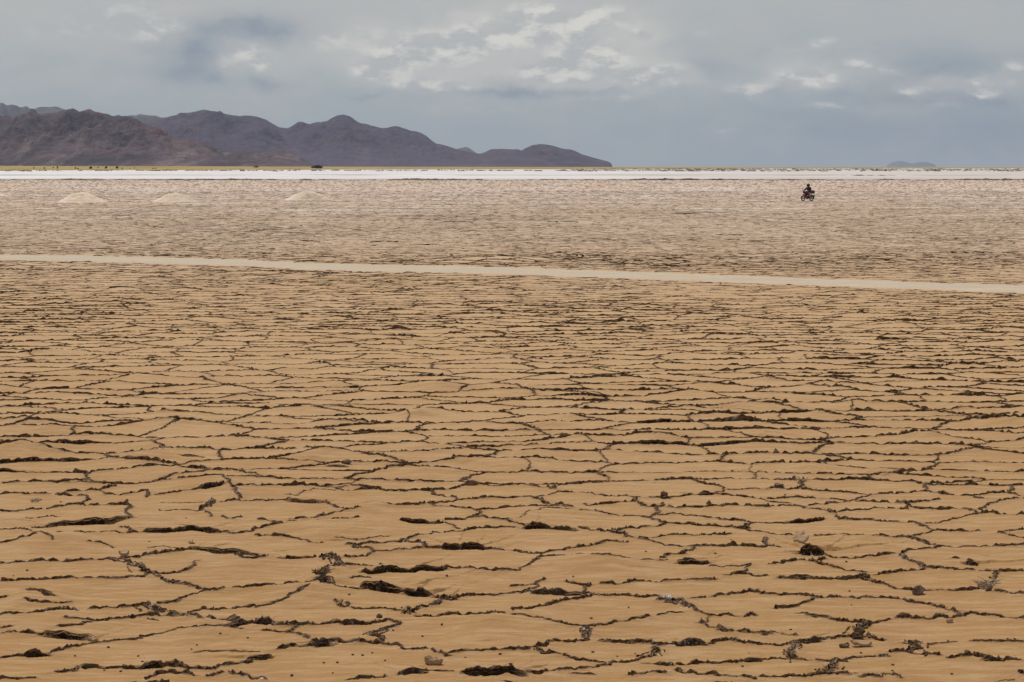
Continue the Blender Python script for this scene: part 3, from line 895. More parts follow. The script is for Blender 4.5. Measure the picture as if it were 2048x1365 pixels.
# buckled peaks: faceted tents of crust
PEAKS = [(712, 1058, .085, .62), (600, 1063, .045, .5), (748, 1013, .055, .33), (1205, 1132, .055, .6), (100, 1082, .07, .6), (55, 1196, .06, .42),
         (618, 1185, .06, .55), (845, 948, .07, .6), (1075, 930, .04, .5), (668, 1150, .05, .32), (990, 1370, .03, .5), (1085, 1030, .05, .6),
         (20, 908, .06, .7), (380, 1270, .035, .3), (1300, 1240, .025, .4), (470, 1128, .04, .6), (430, 965, .05, .6), (1720, 1085, .05, .35),
         (980, 1250, .05, .5), (960, 521, .16, 1.9), (1020, 520, .10, 1.6), (1080, 518, .08, 1.6), (50, 533, .10, 1.2), (400, 592, .06, 1.1), (1000, 845, .03, .6), (395, 640, .07, 1.0)]
for (ppx, ppy, ph, pr) in PEAKS:
    cx, cy = ground(ppx, ppy)
    sl = seg_slice((cx - pr, cy - pr), (cx + pr, cy + pr), 0.1)
    if sl is None: continue
    gx_, gy_ = wx[sl] - cx, wy[sl] - cy
    a0 = (ppx * 0.37) % 1.0
    k = np.full(gx_.shape, -9.0)
    nf = 4 + int(ppx) % 2
    for i in range(nf):
        a = a0 + 2 * math.pi * i / nf
        k = np.maximum(k, gx_ * math.cos(a) + gy_ * math.sin(a) * (0.8 + 0.3 * ((i * 7) % 3) / 3))
    Z[sl] += np.clip(1 - k / pr, 0, 1) ** 1.25 * ph
# random peaks elsewhere
for i in range(900):
    yq = 26.0 * math.exp(random.random() * 2.6); xq = random.uniform(-0.26, 0.26) * yq
    pr = random.uniform(0.25, 0.7); ph = random.uniform(0.02, 0.06)
    sl = seg_slice((xq - pr, yq - pr), (xq + pr, yq + pr), 0.0)
    if sl is None: continue
    gx_, gy_ = wx[sl] - xq, wy[sl] - yq
    a0 = random.random() * 3; k = np.full(gx_.shape, -9.0)
    for j in range(4):
        a = a0 + 1.57 * j
        k = np.maximum(k, gx_ * math.cos(a) + gy_ * math.sin(a))
    Z[sl] += np.clip(1 - k / pr, 0, 1) ** 1.3 * ph

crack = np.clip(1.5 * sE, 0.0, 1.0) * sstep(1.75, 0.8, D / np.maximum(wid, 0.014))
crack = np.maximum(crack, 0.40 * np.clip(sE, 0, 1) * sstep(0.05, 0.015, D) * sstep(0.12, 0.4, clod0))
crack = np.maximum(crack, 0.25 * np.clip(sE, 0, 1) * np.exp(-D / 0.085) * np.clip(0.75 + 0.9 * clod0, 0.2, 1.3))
tear_shade = tent_edge.copy()
tear_shade = np.maximum(tear_shade, np.where((eh > 0.86) & (~inside) & (Dv < 0.035) & (far_side <= (Dv < 0.015)), np.clip((thv - 0.006) * 60, 0, 1), 0))
tear_shade = tear_shade * np.clip(1.35 + 0.9 * clod0 + 0.6 * (clod - .2), 0.5, 1)
crack = crack * (1.0 - 0.15 * sstep(60, 220, Y))
salt = np.clip(ST - 0.55, 0, 1) * sstep(0.09, 0.02, D) * sstep(0.05, 0.45, perlin(X * 3.1, Y * 3.1, 23))
salt += sstep(0.9, 1.6, ST) * sstep(0.08, 0.01, D) * 0.7

# the track is pressed flat
rd_n, rd_f = road_near(X), road_far(X)
off = np.maximum(rd_n - Y, Y - rd_f) + 0.25 * perlin(X * 0.6, Y * 0.6, 25)
onr = sstep(0.5, -0.2, off)
Z = Z * (1 - onr) - 0.03 * onr
crack = crack * (1 - onr)
me = grid_mesh("salt_flat", X, Y, Z, {"crack": crack, "salt": np.clip(salt, 0, 1), "tear_shade": np.clip(tear_shade * (1 - onr), 0, 1)})
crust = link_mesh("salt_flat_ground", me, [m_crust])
tag(crust, kind="structure")

# --- crumbling rims that stand up along every crack, as real ridges of broken mud (one mass with the ground)
from mathutils.geometry import delaunay_2d_cdt


def unwarp(x, y, voro):
    """Ground position whose warped position is (x, y)."""
    gx_, gy_ = x.astype(np.float32), y.astype(np.float32)
    for _ in range(3):
        ax = 0.050 * perlin(gx_ * 2.3, gy_ * 2.3, 1) + 0.024 * perlin(gx_ * 7.0, gy_ * 7.0, 2) + 0.012 * perlin(gx_ * 19.0, gy_ * 19.0, 3)
        ay = 0.050 * perlin(gx_ * 2.3, gy_ * 2.3, 4) + 0.024 * perlin(gx_ * 7.0, gy_ * 7.0, 5) + 0.012 * perlin(gx_ * 19.0, gy_ * 19.0, 6)
        if voro:
            ax = ax + 0.09 * perlin(gx_ * 0.9, gy_ * 0.9, 7); ay = ay + 0.09 * perlin(gx_ * 0.9, gy_ * 0.9, 8)
        gx_ = (x - ax).astype(np.float32); gy_ = (y - ay).astype(np.float32)
    return gx_, gy_


def voronoi_edges(ymin, ymax):
    jj0, jj1 = int(ymin / S) - 2, int(ymax / S) + 2
    pts = []
    for j in range(jj0, jj1):
        lim = int(((0.345 if j * S < 60 else 0.27) * (j + 1) * S + 1.5) / (S * AN)) + 1
        i = np.arange(-lim, lim)
        ii, jj = i & 511, j & 511
        keep = _H[2][jj, ii] >= 0.10
        pts.append(np.stack([(i + 0.06 + 0.88 * _H[0][jj, ii]) * S, (j + 0.06 + 0.88 * _H[1][jj, ii]) * S], 1)[keep])
    pts = np.concatenate(pts)
    res = delaunay_2d_cdt([Vector(p) for p in pts.tolist()], [], [], 0, 1e-6)
    vs = np.array([tuple(v) for v in res[0]]); tr = np.array([f for f in res[2] if len(f) == 3])
    a, b_, c_ = vs[tr[:, 0]], vs[tr[:, 1]], vs[tr[:, 2]]
    d_ = 2 * (a[:, 0] * (b_[:, 1] - c_[:, 1]) + b_[:, 0] * (c_[:, 1] - a[:, 1]) + c_[:, 0] * (a[:, 1] - b_[:, 1]))
    sa, sb, s_c = (a ** 2).sum(1), (b_ ** 2).sum(1), (c_ ** 2).sum(1)
    ccx = (sa * (b_[:, 1] - c_[:, 1]) + sb * (c_[:, 1] - a[:, 1]) + s_c * (a[:, 1] - b_[:, 1])) / d_
    ccy = (sa * (c_[:, 0] - b_[:, 0]) + sb * (a[:, 0] - c_[:, 0]) + s_c * (b_[:, 0] - a[:, 0])) / d_
    ek = {}
    out = []
    for k, f in enumerate(tr.tolist()):
        for u_, v_ in ((f[0], f[1]), (f[1], f[2]), (f[2], f[0])):
            key = (u_, v_) if u_ < v_ else (v_, u_)
            o = ek.pop(key, None)
            if o is None: ek[key] = k
            else: out.append((o, k))
    out = np.array(out)
    p = np.stack([ccx[out[:, 0]] * AN, ccy[out[:, 0]]], 1); q = np.stack([ccx[out[:, 1]] * AN, ccy[out[:, 1]]], 1)
    L = np.hypot(*(p - q).T)
    ok = (L < 4) & (p[:, 1] > ymin) & (p[:, 1] < ymax) & (q[:, 1] > ymin) & (np.abs(p[:, 0]) < np.where(p[:, 1] < 58, 0.33, 0.255) * p[:, 1] + 1)
    return p[ok], q[ok]


vp, vq = voronoi_edges(12.6, 330.0)
vs_ = rng.uniform(0.55, 1.25, len(vp)) * np.where(rng.random(len(vp)) < 0.07, 0.3, 1.0)
tp = np.array([c_[0] for c_ in crack_pts]); tq = np.array([c_[1] for c_ in crack_pts]); ts = np.array([c_[2] for c_ in crack_pts])
EP = np.concatenate([vp, tp]); EQ = np.concatenate([vq, tq]); ES = np.concatenate([vs_, ts]); ISV = np.concatenate([np.ones(len(vp), bool), np.zeros(len(tp), bool)])
# wide crumb heaps (strength above 1.35) get side strands
wide = np.where((ES > 1.35) & ~ISV)[0]
for rep_ in range(2):
    o_w = rng.normal(0, 0.035, (len(wide), 2)) * np.array([1.0, 1.6])
    EP = np.concatenate([EP, EP[wide] + o_w]); EQ = np.concatenate([EQ, EQ[wide] + o_w + rng.normal(0, .02, (len(wide), 2))])
    ES = np.concatenate([ES, np.full(len(wide), 0.9)]); ISV = np.concatenate([ISV, np.zeros(len(wide), bool)])
EL = np.hypot(*(EP - EQ).T)
dist_e = 0.5 * (EP[:, 1] + EQ[:, 1])
stepl = np.maximum(0.016, dist_e * 0.0013) * np.where(dist_e > 120, 1.6, 1.0)
NS = np.maximum(2, np.ceil(EL / stepl).astype(int) + 1)
eid = np.repeat(np.arange(len(EP)), NS)
start = np.cumsum(NS) - NS
loc = np.arange(len(eid)) - start[eid]
tt = loc / (NS[eid] - 1)
lx = EP[eid, 0] + tt * (EQ - EP)[eid, 0]; ly = EP[eid, 1] + tt * (EQ - EP)[eid, 1]
rx_, ry_ = lx.copy(), ly.copy()
isv = ISV[eid]
rx_[isv], ry_[isv] = unwarp(lx[isv], ly[isv], True)
rx_[~isv], ry_[~isv] = unwarp(lx[~isv], ly[~isv], False)
n_all = len(eid)
# drop random cracks that fall inside the measured foreground
qx, qy = to_px(rx_, ry_)
ins = (qx > -6) & (qx < 2054) & (qy > np.interp(qx, bx[o_], by[o_])) & (qy < 1372)
rr_ = np.clip(np.searchsorted(yy, ry_), 0, NR - 1)
cc_ = np.clip(np.searchsorted(u, rx_ / rows_d[rr_]), 0, NC - 1)
gz_ = Z[rr_, cc_]
tear_v = tear_shade[rr_, cc_]
bk = np.clip(0.84 + 0.85 * perlin(rx_ * 1.7, ry_ * 1.7, 14), 0.58, 1.35)
far_k = np.minimum(1.0, 46.0 / np.maximum(ry_, 1)) ** 0.95 * (1 - sstep(85.0, 290.0, ry_)) * np.clip(0.92 + 0.75 * perlin(rx_ * 0.075, ry_ * 0.05, 39), 0.5, 1.4) ** sstep(24.0, 45.0, ry_)
Hs = 0.0132 * ES[eid] ** 0.7 * bk * far_k * (0.35 + 1.05 * rng.random(n_all) ** 0.8)
spike = rng.random(n_all) < 0.07
Hs = np.where(spike, Hs * 1.5, Hs)
Wd = (0.0065 + 0.006 * ES[eid] * bk) * (0.7 + 0.6 * rng.random(n_all)) * (1 + 0.004 * np.maximum(ry_ - 20, 0))
onr_v = onr[rr_, cc_]
dead = (isv & ins) | (onr_v > 0.15)
ddx, ddy = (EQ - EP)[eid, 0], (EQ - EP)[eid, 1]
ln = np.hypot(ddx, ddy) + 1e-9
run = np.abs(ddx) / ln
k_dir = 1 - (0.45 + 0.55 * sstep(26.0, 50.0, ry_)) * (1 - (0.16 + 0.84 * np.clip(run * 1.2, 0, 1)))
Hs = Hs * k_dir ** 0.6 * np.where(tear_v > 0.5, 0.6, 1.0) * (1 + 0.95 * sstep(20.0, 36.0, ry_))
Wd = Wd * k_dir
Hs = np.where(dead, 0.0, Hs)
nx_, ny_ = -ddy / ln, ddx / ln
lean = rng.normal(0, 0.5, n_all)
prof_o = [(-1.0, -0.012, 0), (-0.72, 0.55, 0.25), (0.0, 1.0, 0.7), (0.62, 0.62, 0.25), (1.0, -0.012, 0)]
RV = np.empty((n_all, 5, 3), np.float32)
for k, (o1, hz1, lk) in enumerate(prof_o):
    j1 = rng.normal(0, 0.22, n_all)
    off1 = (o1 + j1 + lk * lean) * Wd
    RV[:, k, 0] = rx_ + nx_ * off1
    RV[:, k, 1] = ry_ + ny_ * off1
    RV[:, k, 2] = gz_ + (hz1 * Hs * (0.75 + 0.5 * rng.random(n_all)) if hz1 > 0 else -0.012)
good = (loc < NS[eid] - 1) & ~dead
gi = np.where(good)[0]
gi = gi[~dead[np.minimum(gi + 1, n_all - 1)]]
FQ = np.concatenate([np.stack([gi * 5 + k, gi * 5 + k + 1, (gi + 1) * 5 + k + 1, (gi + 1) * 5 + k], 1) for k in range(4)])
used = np.zeros(n_all * 5, bool); used[FQ.ravel()] = True
remap = np.cumsum(used) - 1
FQ = remap[FQ]
RVu = RV.reshape(-1, 3)[used]
# torn faces of the lifted plates: ragged walls with an overhanging lip, shade painted into their colour
TV, TF, TA = [], [], []
nb = 0
for it, (h_, pp) in enumerate(TENTS):
    G = np.array([ground(*p) for p in pp])
    if G[0, 0] > G[-1, 0]: G = G[::-1]
    cum = np.concatenate([[0], np.cumsum(np.hypot(*np.diff(G, axis=0).T))])
    dmid = G[:, 1].mean()
    nst = max(6, int(cum[-1] / max(0.011, dmid * 0.0008)))
    s_ = np.linspace(0, cum[-1], nst)
    lx_, ly_ = unwarp(np.interp(s_, cum, G[:, 0]), np.interp(s_, cum, G[:, 1]), False)
    pr_ = np.sin(np.pi * np.clip(s_ / cum[-1], 0.01, 0.99)) ** 0.55
    jg_ = 0.80 + 0.45 * perlin(lx_ * 6.0, ly_ * 3.0, 12) + 0.28 * perlin(lx_ * 30.0, ly_ * 9.0, 13)
    H1 = h_ * pr_ * np.clip(jg_, 0.3, 1.5) * 1.06
    r0_ = np.clip(np.searchsorted(yy, ly_ - 0.04), 0, NR - 1); c0_ = np.clip(np.searchsorted(u, lx_ / rows_d[r0_]), 0, NC - 1)
    zb = Z[r0_, c0_] - tent[r0_, c0_]
    zb = np.convolve(np.pad(zb, 4, mode="edge"), np.ones(9) / 9, "valid")
    lean_ = (0.30 + 0.35 * perlin(lx_ * 9.0, ly_ * 9.0, 36)) * H1
    rows_ = [(0.05 * H1, -0.03 + 0 * H1), (0.12 * H1 + 0.006 * rng.normal(size=nst), 0.35 * H1), (-0.35 * lean_ + 0.005 * rng.normal(size=nst), 0.70 * H1),
             (-lean_, H1), (-lean_ + 0.012, H1 + 0.004), (0.03 + 0.2 * H1, 0.93 * H1)]
    for (oy_, oz_) in rows_:
        TV.append(np.stack([lx_, ly_ + oy_, zb + oz_], 1))
    for k in range(len(rows_) - 1):
        i_ = nb + k * nst + np.arange(nst - 1)
        TF.append(np.stack([i_, i_ + 1, i_ + 1 + nst, i_ + nst], 1))
    TA.append(np.concatenate([np.full(nst, v_) for v_ in (0.0, 0.0, 0.0, 0.1, 0.75, 1.0)]))
    nb += nst * len(rows_)
TV = np.concatenate(TV); TF = np.concatenate(TF); TA = np.concatenate(TA)

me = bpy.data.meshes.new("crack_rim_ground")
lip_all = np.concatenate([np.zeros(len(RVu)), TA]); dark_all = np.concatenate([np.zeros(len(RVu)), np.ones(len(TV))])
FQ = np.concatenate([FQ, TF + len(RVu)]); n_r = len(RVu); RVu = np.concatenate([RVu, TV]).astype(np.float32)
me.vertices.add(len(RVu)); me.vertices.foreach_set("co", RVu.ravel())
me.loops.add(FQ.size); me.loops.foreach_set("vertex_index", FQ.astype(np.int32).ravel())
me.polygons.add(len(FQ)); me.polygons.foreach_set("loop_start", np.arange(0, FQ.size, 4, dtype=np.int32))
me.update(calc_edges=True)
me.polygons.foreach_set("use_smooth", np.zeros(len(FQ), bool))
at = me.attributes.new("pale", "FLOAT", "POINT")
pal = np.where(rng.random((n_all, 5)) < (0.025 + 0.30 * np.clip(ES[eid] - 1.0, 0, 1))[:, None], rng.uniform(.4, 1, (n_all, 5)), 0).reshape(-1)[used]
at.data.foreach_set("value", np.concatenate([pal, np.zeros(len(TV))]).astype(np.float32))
for nm_, ar_ in (("lip", lip_all), ("tear_shade", dark_all)):
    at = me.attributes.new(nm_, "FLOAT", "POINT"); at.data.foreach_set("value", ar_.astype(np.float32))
print("rim verts", len(RVu))
m_rim_mud_shaded, t, b = material("broken_rim_mud_shaded", 0.95)
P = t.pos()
c = t.mix(t.step(t.noise(P, 34.0, 3, 0.6), 0.32, 0.68), (0.045, 0.021, 0.008), (0.205, 0.116, 0.050))  # brown mud, its dark tone includes the shade on the ridge fronts
c = t.mix(t.attr("tear_shade"), c, t.mix(t.noise(P, 45.0, 3, 0.6), (0.028, 0.013, 0.0045), (0.120, 0.064, 0.026)))  # torn walls: their shade painted in as near-black brown
c = t.mix(t.attr("lip"), c, (0.40, 0.228, 0.098))
c = t.mix(t.attr("pale"), c, (0.46, 0.35, 0.24))
t.put(b.inputs["Base Color"], c)
rims = link_mesh("crack_rim_ground", me, [m_rim_mud_shaded])
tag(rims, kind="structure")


# --- loose salt and mud crumbs heaped along the cracks (nobody could count them): one object
area = np.gradient(yy)[:, None] * (rows_d[:, None] * np.gradient(u)[None, :])
w_ = (area * np.clip(crack - 0.3, 0, 1) * np.clip(1 - 1.2 * tear_shade, 0.08, 1) * (Y < 62) * (np.abs(X / Y) < 0.235) * (0.7 + 1.4 * salt + 0.7 * (clod0 > 0.1)) * (26.0 / Y) ** 0.6 * (1 - onr)).ravel()
w_ = w_ / w_.sum()
NCH = 20000
idx = rng.choice(len(w_), NCH, p=w_)
px_, py_, pz_ = X.ravel()[idx], Y.ravel()[idx], Z.ravel()[idx]
sz = (0.0025 + 0.0060 * rng.random(NCH) ** 3.0)
box = np.array([[-1, -1, -1], [1, -1, -1], [1, 1, -1], [-1, 1, -1], [-1, -1, 1], [1, -1, 1], [1, 1, 1], [-1, 1, 1]], np.float32)
V = box[None] * (0.55 + 0.6 * rng.random((NCH, 8, 1))) * (sz[:, None, None] * np.array([1.35, 1.0, 0.75])[None, None] * (0.6 + 0.8 * rng.random((NCH, 1, 3))))
ang = rng.uniform(0, 6.28, (3, NCH))
ca, sa = np.cos(ang), np.sin(ang)
for (i, j, k) in ((0, 1, 0), (1, 2, 1), (0, 2, 2)):
    a_, b_ = V[:, :, i].copy(), V[:, :, j].copy()
    V[:, :, i] = a_ * ca[k][:, None] - b_ * sa[k][:, None]; V[:, :, j] = a_ * sa[k][:, None] + b_ * ca[k][:, None]
V[:, :, 0] += px_[:, None]; V[:, :, 1] += py_[:, None]; V[:, :, 2] += (pz_ + sz * 0.35)[:, None]
fq = np.array([[0, 3, 2, 1], [4, 5, 6, 7], [0, 1, 5, 4], [1, 2, 6, 5], [2, 3, 7, 6], [3, 0, 4, 7]])
FQ = (np.arange(NCH)[:, None, None] * 8 + fq[None]).reshape(-1, 4)
me = bpy.data.meshes.new("salt_crumbs")
me.vertices.add(NCH * 8); me.vertices.foreach_set("co", V.astype(np.float32).ravel())
me.loops.add(FQ.size); me.loops.foreach_set("vertex_index", FQ.astype(np.int32).ravel())
me.polygons.add(len(FQ)); me.polygons.foreach_set("loop_start", np.arange(0, FQ.size, 4, dtype=np.int32))
me.update(calc_edges=True)
me.polygons.foreach_set("use_smooth", np.zeros(len(FQ), bool))
at = me.attributes.new("pale", "FLOAT", "POINT")
pl = (rng.random(NCH) < 0.02 + 0.22 * np.clip(salt.ravel()[idx] * 1.2, 0, 1)).astype(np.float32) * rng.uniform(0.5, 1, NCH)
at.data.foreach_set("value", np.repeat(pl, 8).astype(np.float32))
m_crumb, t, b = material("crumb_soil", 0.95)
P = t.pos()
c = t.mix(t.step(t.noise(P, 30.0, 3, 0.6), 0.35, 0.65), (0.060, 0.030, 0.012), (0.20, 0.112, 0.052))
c = t.mix(t.attr("pale"), c, (0.60, 0.50, 0.41))
t.put(b.inputs["Base Color"], c)
crumbs = link_mesh("salt_crumbs", me, [m_crumb])
tag(crumbs, "dark and whitish crumbs of mud and salt heaped along the cracks", "crumbs", kind="stuff")


def ground_z(x, y):
    r = min(max(int(np.searchsorted(yy, y)), 0), NR - 1)
    c_ = min(max(int(np.searchsorted(u, x / rows_d[r])), 0), NC - 1)
    return float(Z[r, c_])


# ================================================================ OTHER SHEETS
# plain soil underneath and all round, to the horizon
xs = np.concatenate([-np.geomspace(20, 21000, 60)[::-1], np.linspace(-18, 18, 10), np.geomspace(20, 21000, 60)])
ys = np.concatenate([np.array([-400., -200, -100, -50, -20, 0, 10]), np.geomspace(14, 44500, 110)])
GX_, GY_ = np.meshgrid(xs, ys)
base = link_mesh("ground", grid_mesh("ground", GX_, GY_, np.full(GX_.shape, -0.16)), [m_base])
tag(base, kind="structure")

# the packed track
xr = np.linspace(rn[0, 0] + 1, min(rn[-1, 0], rf[-1, 0]) - 0.5, 900)
xr = np.linspace(-26, 26, 1300)
vv = np.linspace(-0.04, 1.04, 26)
RX = np.repeat(xr[None, :], len(vv), 0)
jn = 0.45 * perlin(xr * 0.45, xr * 0 + 3.3, 26) + 0.35 * perlin(xr * 2.2, xr * 0 + 1.3, 27) + 0.25 * perlin(xr * 7.0, xr * 0 + 2.3, 27)
jf = 0.45 * perlin(xr * 0.45, xr * 0 + 8.3, 28) + 0.30 * perlin(xr * 2.2, xr * 0 + 5.3, 29) + 0.25 * perlin(xr * 7.0, xr * 0 + 4.3, 29)
RN = road_near(xr) + jn; RF = road_far(xr) + jf
RY = RN[None, :] + vv[:, None] * (RF - RN)[None, :]
lane = 0.012 * np.cos(vv * 6.28 * 2)[:, None]
RZ = 0.004 + 0.006 * perlin(RX * 1.2, RY * 0.7, 30) + 0.01 * perlin(RX * 0.2, RY * 0.2, 33) - lane * 0.5
RZ = np.where((vv[:, None] < 0) | (vv[:, None] > 1), -0.06, RZ)
edge_a = np.maximum(sstep(0.34, 0.0, vv[:, None] + 0.14 * perlin(RX * 0.8, RY, 34)), 0.85 * sstep(0.68, 1.0, vv[:, None] + 0.12 * perlin(RX * 0.8, RY, 35)))
track = link_mesh("track_road", grid_mesh("track_road", RX, RY, RZ, {"edge": edge_a, "rut": np.clip(sum(np.exp(-((vv[:, None] - c0 + 0.02 * perlin(RX * 0.3, RX * 0 + c0 * 9, 37)) / 0.035) ** 2) for c0 in (0.26, 0.44, 0.60, 0.76)) * np.clip(0.55 + 0.9 * perlin(RX * 0.35, RY * 2, 38), 0, 1), 0, 1)}), [m_track])
tag(track, kind="structure")

# white salt pan
def pan_edge(x): return 602 + 20 * perlin(x * 0.010, x * 0 + .5, 50) + 9 * perlin(x * 0.045, x * 0 + .2, 51) + 4 * perlin(x * 0.2, x * 0 + .7, 51)


ys = np.geomspace(605, 13000, 160)
uu = np.linspace(-0.36, 0.36, 900)
PX = ys[:, None] * uu[None, :]; PYg = np.repeat(ys[:, None], len(uu), 1)
PYg = PYg + (pan_edge(PX) - 604) * np.clip((800 - PYg) / 195, 0, 1)
PZ = 0.06 + 0.05 * perlin(PX * 0.03, PYg * 0.03, 41)
pan = link_mesh("salt_pan_ground", grid_mesh("salt_pan_ground", PX, PYg, PZ), [m_pan])
tag(pan, kind="structure")


def bank(name, y_of, x0, x1, hfun, wid_, mat, seed, dx=0.35):
    xs_ = np.arange(x0, x1, dx)
    pr = np.array([-1.6, -1.0, -0.6, -0.3, 0.0, 0.4, 0.8, 1.3, 1.8])
    hh = np.array([0.0, .35, .75, .95, 1.0, .9, .7, .35, 0.0])
    XX = np.repeat(xs_[None], len(pr), 0)
    YY = y_of(xs_)[None] + pr[:, None] * wid_ * (1 + 0.4 * perlin(XX * 0.7, pr[:, None] + XX * 0, seed))
    H_ = hfun(xs_)
    ZZ = hh[:, None] * H_[None] * (1 + 0.55 * perlin(XX * 1.4, YY * 0.9, seed + 1)) - 0.02
    ZZ = ZZ + np.where((pr[:, None] > -1.5) & (pr[:, None] < 1.7), 0.03 * perlin(XX * 3, YY * 2, seed + 2), -0.15)
    return link_mesh(name, grid_mesh(name, XX, YY, ZZ), [mat])


o = bank("crust_bank_terrain", lambda x: pan_edge(x) - 2, -190, 190,
         lambda x: 0.12 + 0.28 * np.clip(0.30 + perlin(x * 0.05, x * 0 + 7.7, 52) + 0.7 * perlin(x * 0.3, x * 0 + 3.7, 53), 0, 1.3), 0.9, m_bank, 54)
tag(o, kind="structure")
o = bank("mud_bar_terrain", lambda x: 880 + 6 * perlin(x * 0.05, x * 0 + .5, 55), 118, 142,
         lambda x: 0.05 + 0.45 * np.clip(1 - np.abs((x - 130) / 11.5), 0, 1) * np.clip(0.8 + perlin(x * 0.3, x * 0, 56), 0.2, 2), 3.0, m_bank, 57)
tag(o, kind="structure")

# yellow grass plain at the foot of the mountains
ys = np.concatenate([np.linspace(0, 1, 60) ** 2])
uu = np.linspace(-0.36, 0.36, 1200)
near_edge = np.interp(uu, [-0.36, -0.21, -0.08, 0.02, 0.07, 0.12, 0.36], [2150, 2250, 2700, 3300, 4300, 5200, 6500])
near_edge = near_edge * (1 + 0.05 * perlin(uu * 90, uu * 0 + .3, 60) + 0.05 * perlin(uu * 400, uu * 0 + .6, 61))
GYg = near_edge[None] + ys[:, None] * (12500 - near_edge)[None]
GXg = uu[None] * GYg
rise = np.interp(uu, [-0.36, -0.21, -0.12, 0.0, 0.1, 0.36], [5.2, 4.6, 3.7, 2.4, 1.6, 1.3])[None] * sstep(0, 1800, GYg - near_edge[None])
GZg = 0.25 + rise + 0.25 * perlin(GXg * 0.01, GYg * 0.004, 62) + (0.30 * perlin(GXg * 0.05, GYg * 0.02, 63)) * sstep(0, 200, GYg - near_edge[None])
grass = link_mesh("grass_plain_land", grid_mesh("grass_plain_land", GXg, GYg, GZg), [m_grass])
tag(grass, kind="structure")


# ================================================================ MOUNTAINS
def mountain(name, prof, D_, depth, mat, seed, px_step=2.0, jag=0.6, spur=0.30, nv=80):
    pa = np.array(prof, float)
    px = np.arange(pa[0, 0], pa[-1, 0] + 0.01, px_step)
    yp = np.interp(px, pa[:, 0], pa[:, 1])
    k = np.ones(3) / 3
    yp = np.convolve(np.pad(yp, 1, mode="edge"), k, "valid")
    zc = (Y_EYE - yp) / F_PX * D_ + CAM_H
    x0 = (px - 1024) / F_PX * D_
    hnoise = jag * D_ / F_PX * fbm(x0 * 6.0 / D_ * 60, x0 * 0 + seed, 3, seed)
    zc = np.maximum(zc + hnoise * np.clip(zc / 60, 0, 1), 0)
    v = np.linspace(0, 1, nv)
    s = 1 - np.abs(2 * v - 1)
    SS = np.repeat(s[:, None], len(px), 1)
    YY = D_ + (np.repeat(v[:, None], len(px), 1) - 0.5) * depth
    XX = x0[None] * YY / D_            # the ranges fan out away from the flat
    lam = 420.0 * D_ / 9000
    # spurs and gullies run downslope
    wob = fbm(XX / lam * 0.6, YY / lam * 0.35, 3, seed + 5)
    g1 = 1 - np.abs(perlin(XX / lam + wob * 0.8, YY / lam * 0.30, seed + 9)) * 1.6
    g2 = 1 - np.abs(perlin(XX / lam * 2.6 + wob, YY / lam * 0.9, seed + 10)) * 1.6
    g3 = fbm(XX / lam * 6, YY / lam * 4, 3, seed + 11)
    p_ = 1.0 + 0.35 * wob
    shape = np.clip(SS, 0, 1) ** p_
    ev = 4 * SS * (1 - SS)
    ZZ = zc[None] * shape * (1 + spur * ev * (0.9 * (g1 - 0.6) + 0.55 * (g2 - 0.6) + 0.55 * g3)) 
    ZZ = ZZ + (0.020 * g3 + 0.015 * g2) * zc[None] * np.clip(SS * 4, 0, 1) * (SS < 0.985)
    ZZ = np.where(SS < 0.001, -0.5, ZZ)
    o = link_mesh(name, grid_mesh(name, XX, YY, ZZ), [mat])
    tag(o, kind="structure")
    return o


FRONT = [(-520, 262), (-420, 240), (-300, 236), (-180, 246), (-90, 240), (0, 237), (25, 236), (38, 234), (57, 226), (70, 225), (82, 229), (100, 226), (120, 225), (135, 221),
         (143, 218.5), (152, 222), (165, 227), (180, 225.5), (200, 227.5), (215, 230), (230, 234), (240, 231), (252, 232), (265, 233), (275, 237), (290, 245), (307, 252),
         (332, 265), (355, 276), (382, 281), (412, 290), (445, 300), (476, 306), (495, 304), (512, 302), (540, 299.5), (560, 299), (580, 303), (598, 311), (612, 320), (624, 328), (640, 332), (665, 335)]
MID = [(-560, 262), (-400, 250), (-200, 262), (100, 262), (250, 252), (300, 244), (318, 240), (330, 237.5), (345, 234), (370, 229), (390, 226), (403, 222.5), (412, 222), (425, 224), (445, 229), (465, 232), (482, 234), (491, 232.5), (512, 233),
       (534, 239), (548, 248), (561, 255), (576, 257), (590, 250), (600, 244.5), (608, 245), (621, 250), (636, 247), (654, 245), (662, 239), (669, 234.5), (678, 231), (688, 230), (699, 233.5), (710, 241), (722, 248),
       (737, 250), (752, 254), (767, 257), (793, 255), (812, 258), (822, 261.5), (834, 263), (845, 267), (853, 272), (864, 281), (872, 287), (887, 290), (913, 298), (940, 305), (962, 308), (972, 304), (981, 299.5),
       (1003, 298), (1020, 299.5), (1037, 299), (1043, 302), (1050, 297), (1063, 291.5), (1078, 289), (1092, 289), (1105, 291.5), (1127, 298), (1142, 299), (1152, 303), (1164, 309), (1187, 316), (1205, 320.5), (1217, 324), (1223, 328), (1224, 334), (1228, 338)]
BACK = [(-600, 240), (-300, 214), (-100, 216), (0, 209), (10, 207.5), (18, 212), (28, 210.5), (38, 214), (45, 217), (55, 215), (70, 220), (82, 214), (92, 213), (100, 213.5), (112, 211.5), (122, 214), (132, 219), (150, 225), (170, 229), (190, 226),
        (200, 224.5), (210, 228), (240, 240), (260, 234), (270, 231.5), (283, 230.5), (300, 230), (315, 232), (328, 237), (350, 246), (420, 262), (600, 292), (800, 300), (880, 305), (913, 299), (925, 295.5), (934, 294.5), (942, 299), (955, 308), (975, 322), (995, 337)]
FAR = [(1768, 338), (1776, 328), (1786, 323.5), (1798, 321.5), (1810, 324), (1822, 327.5), (1834, 324.5), (1846, 324), (1856, 325.5), (1866, 329), (1876, 338)]
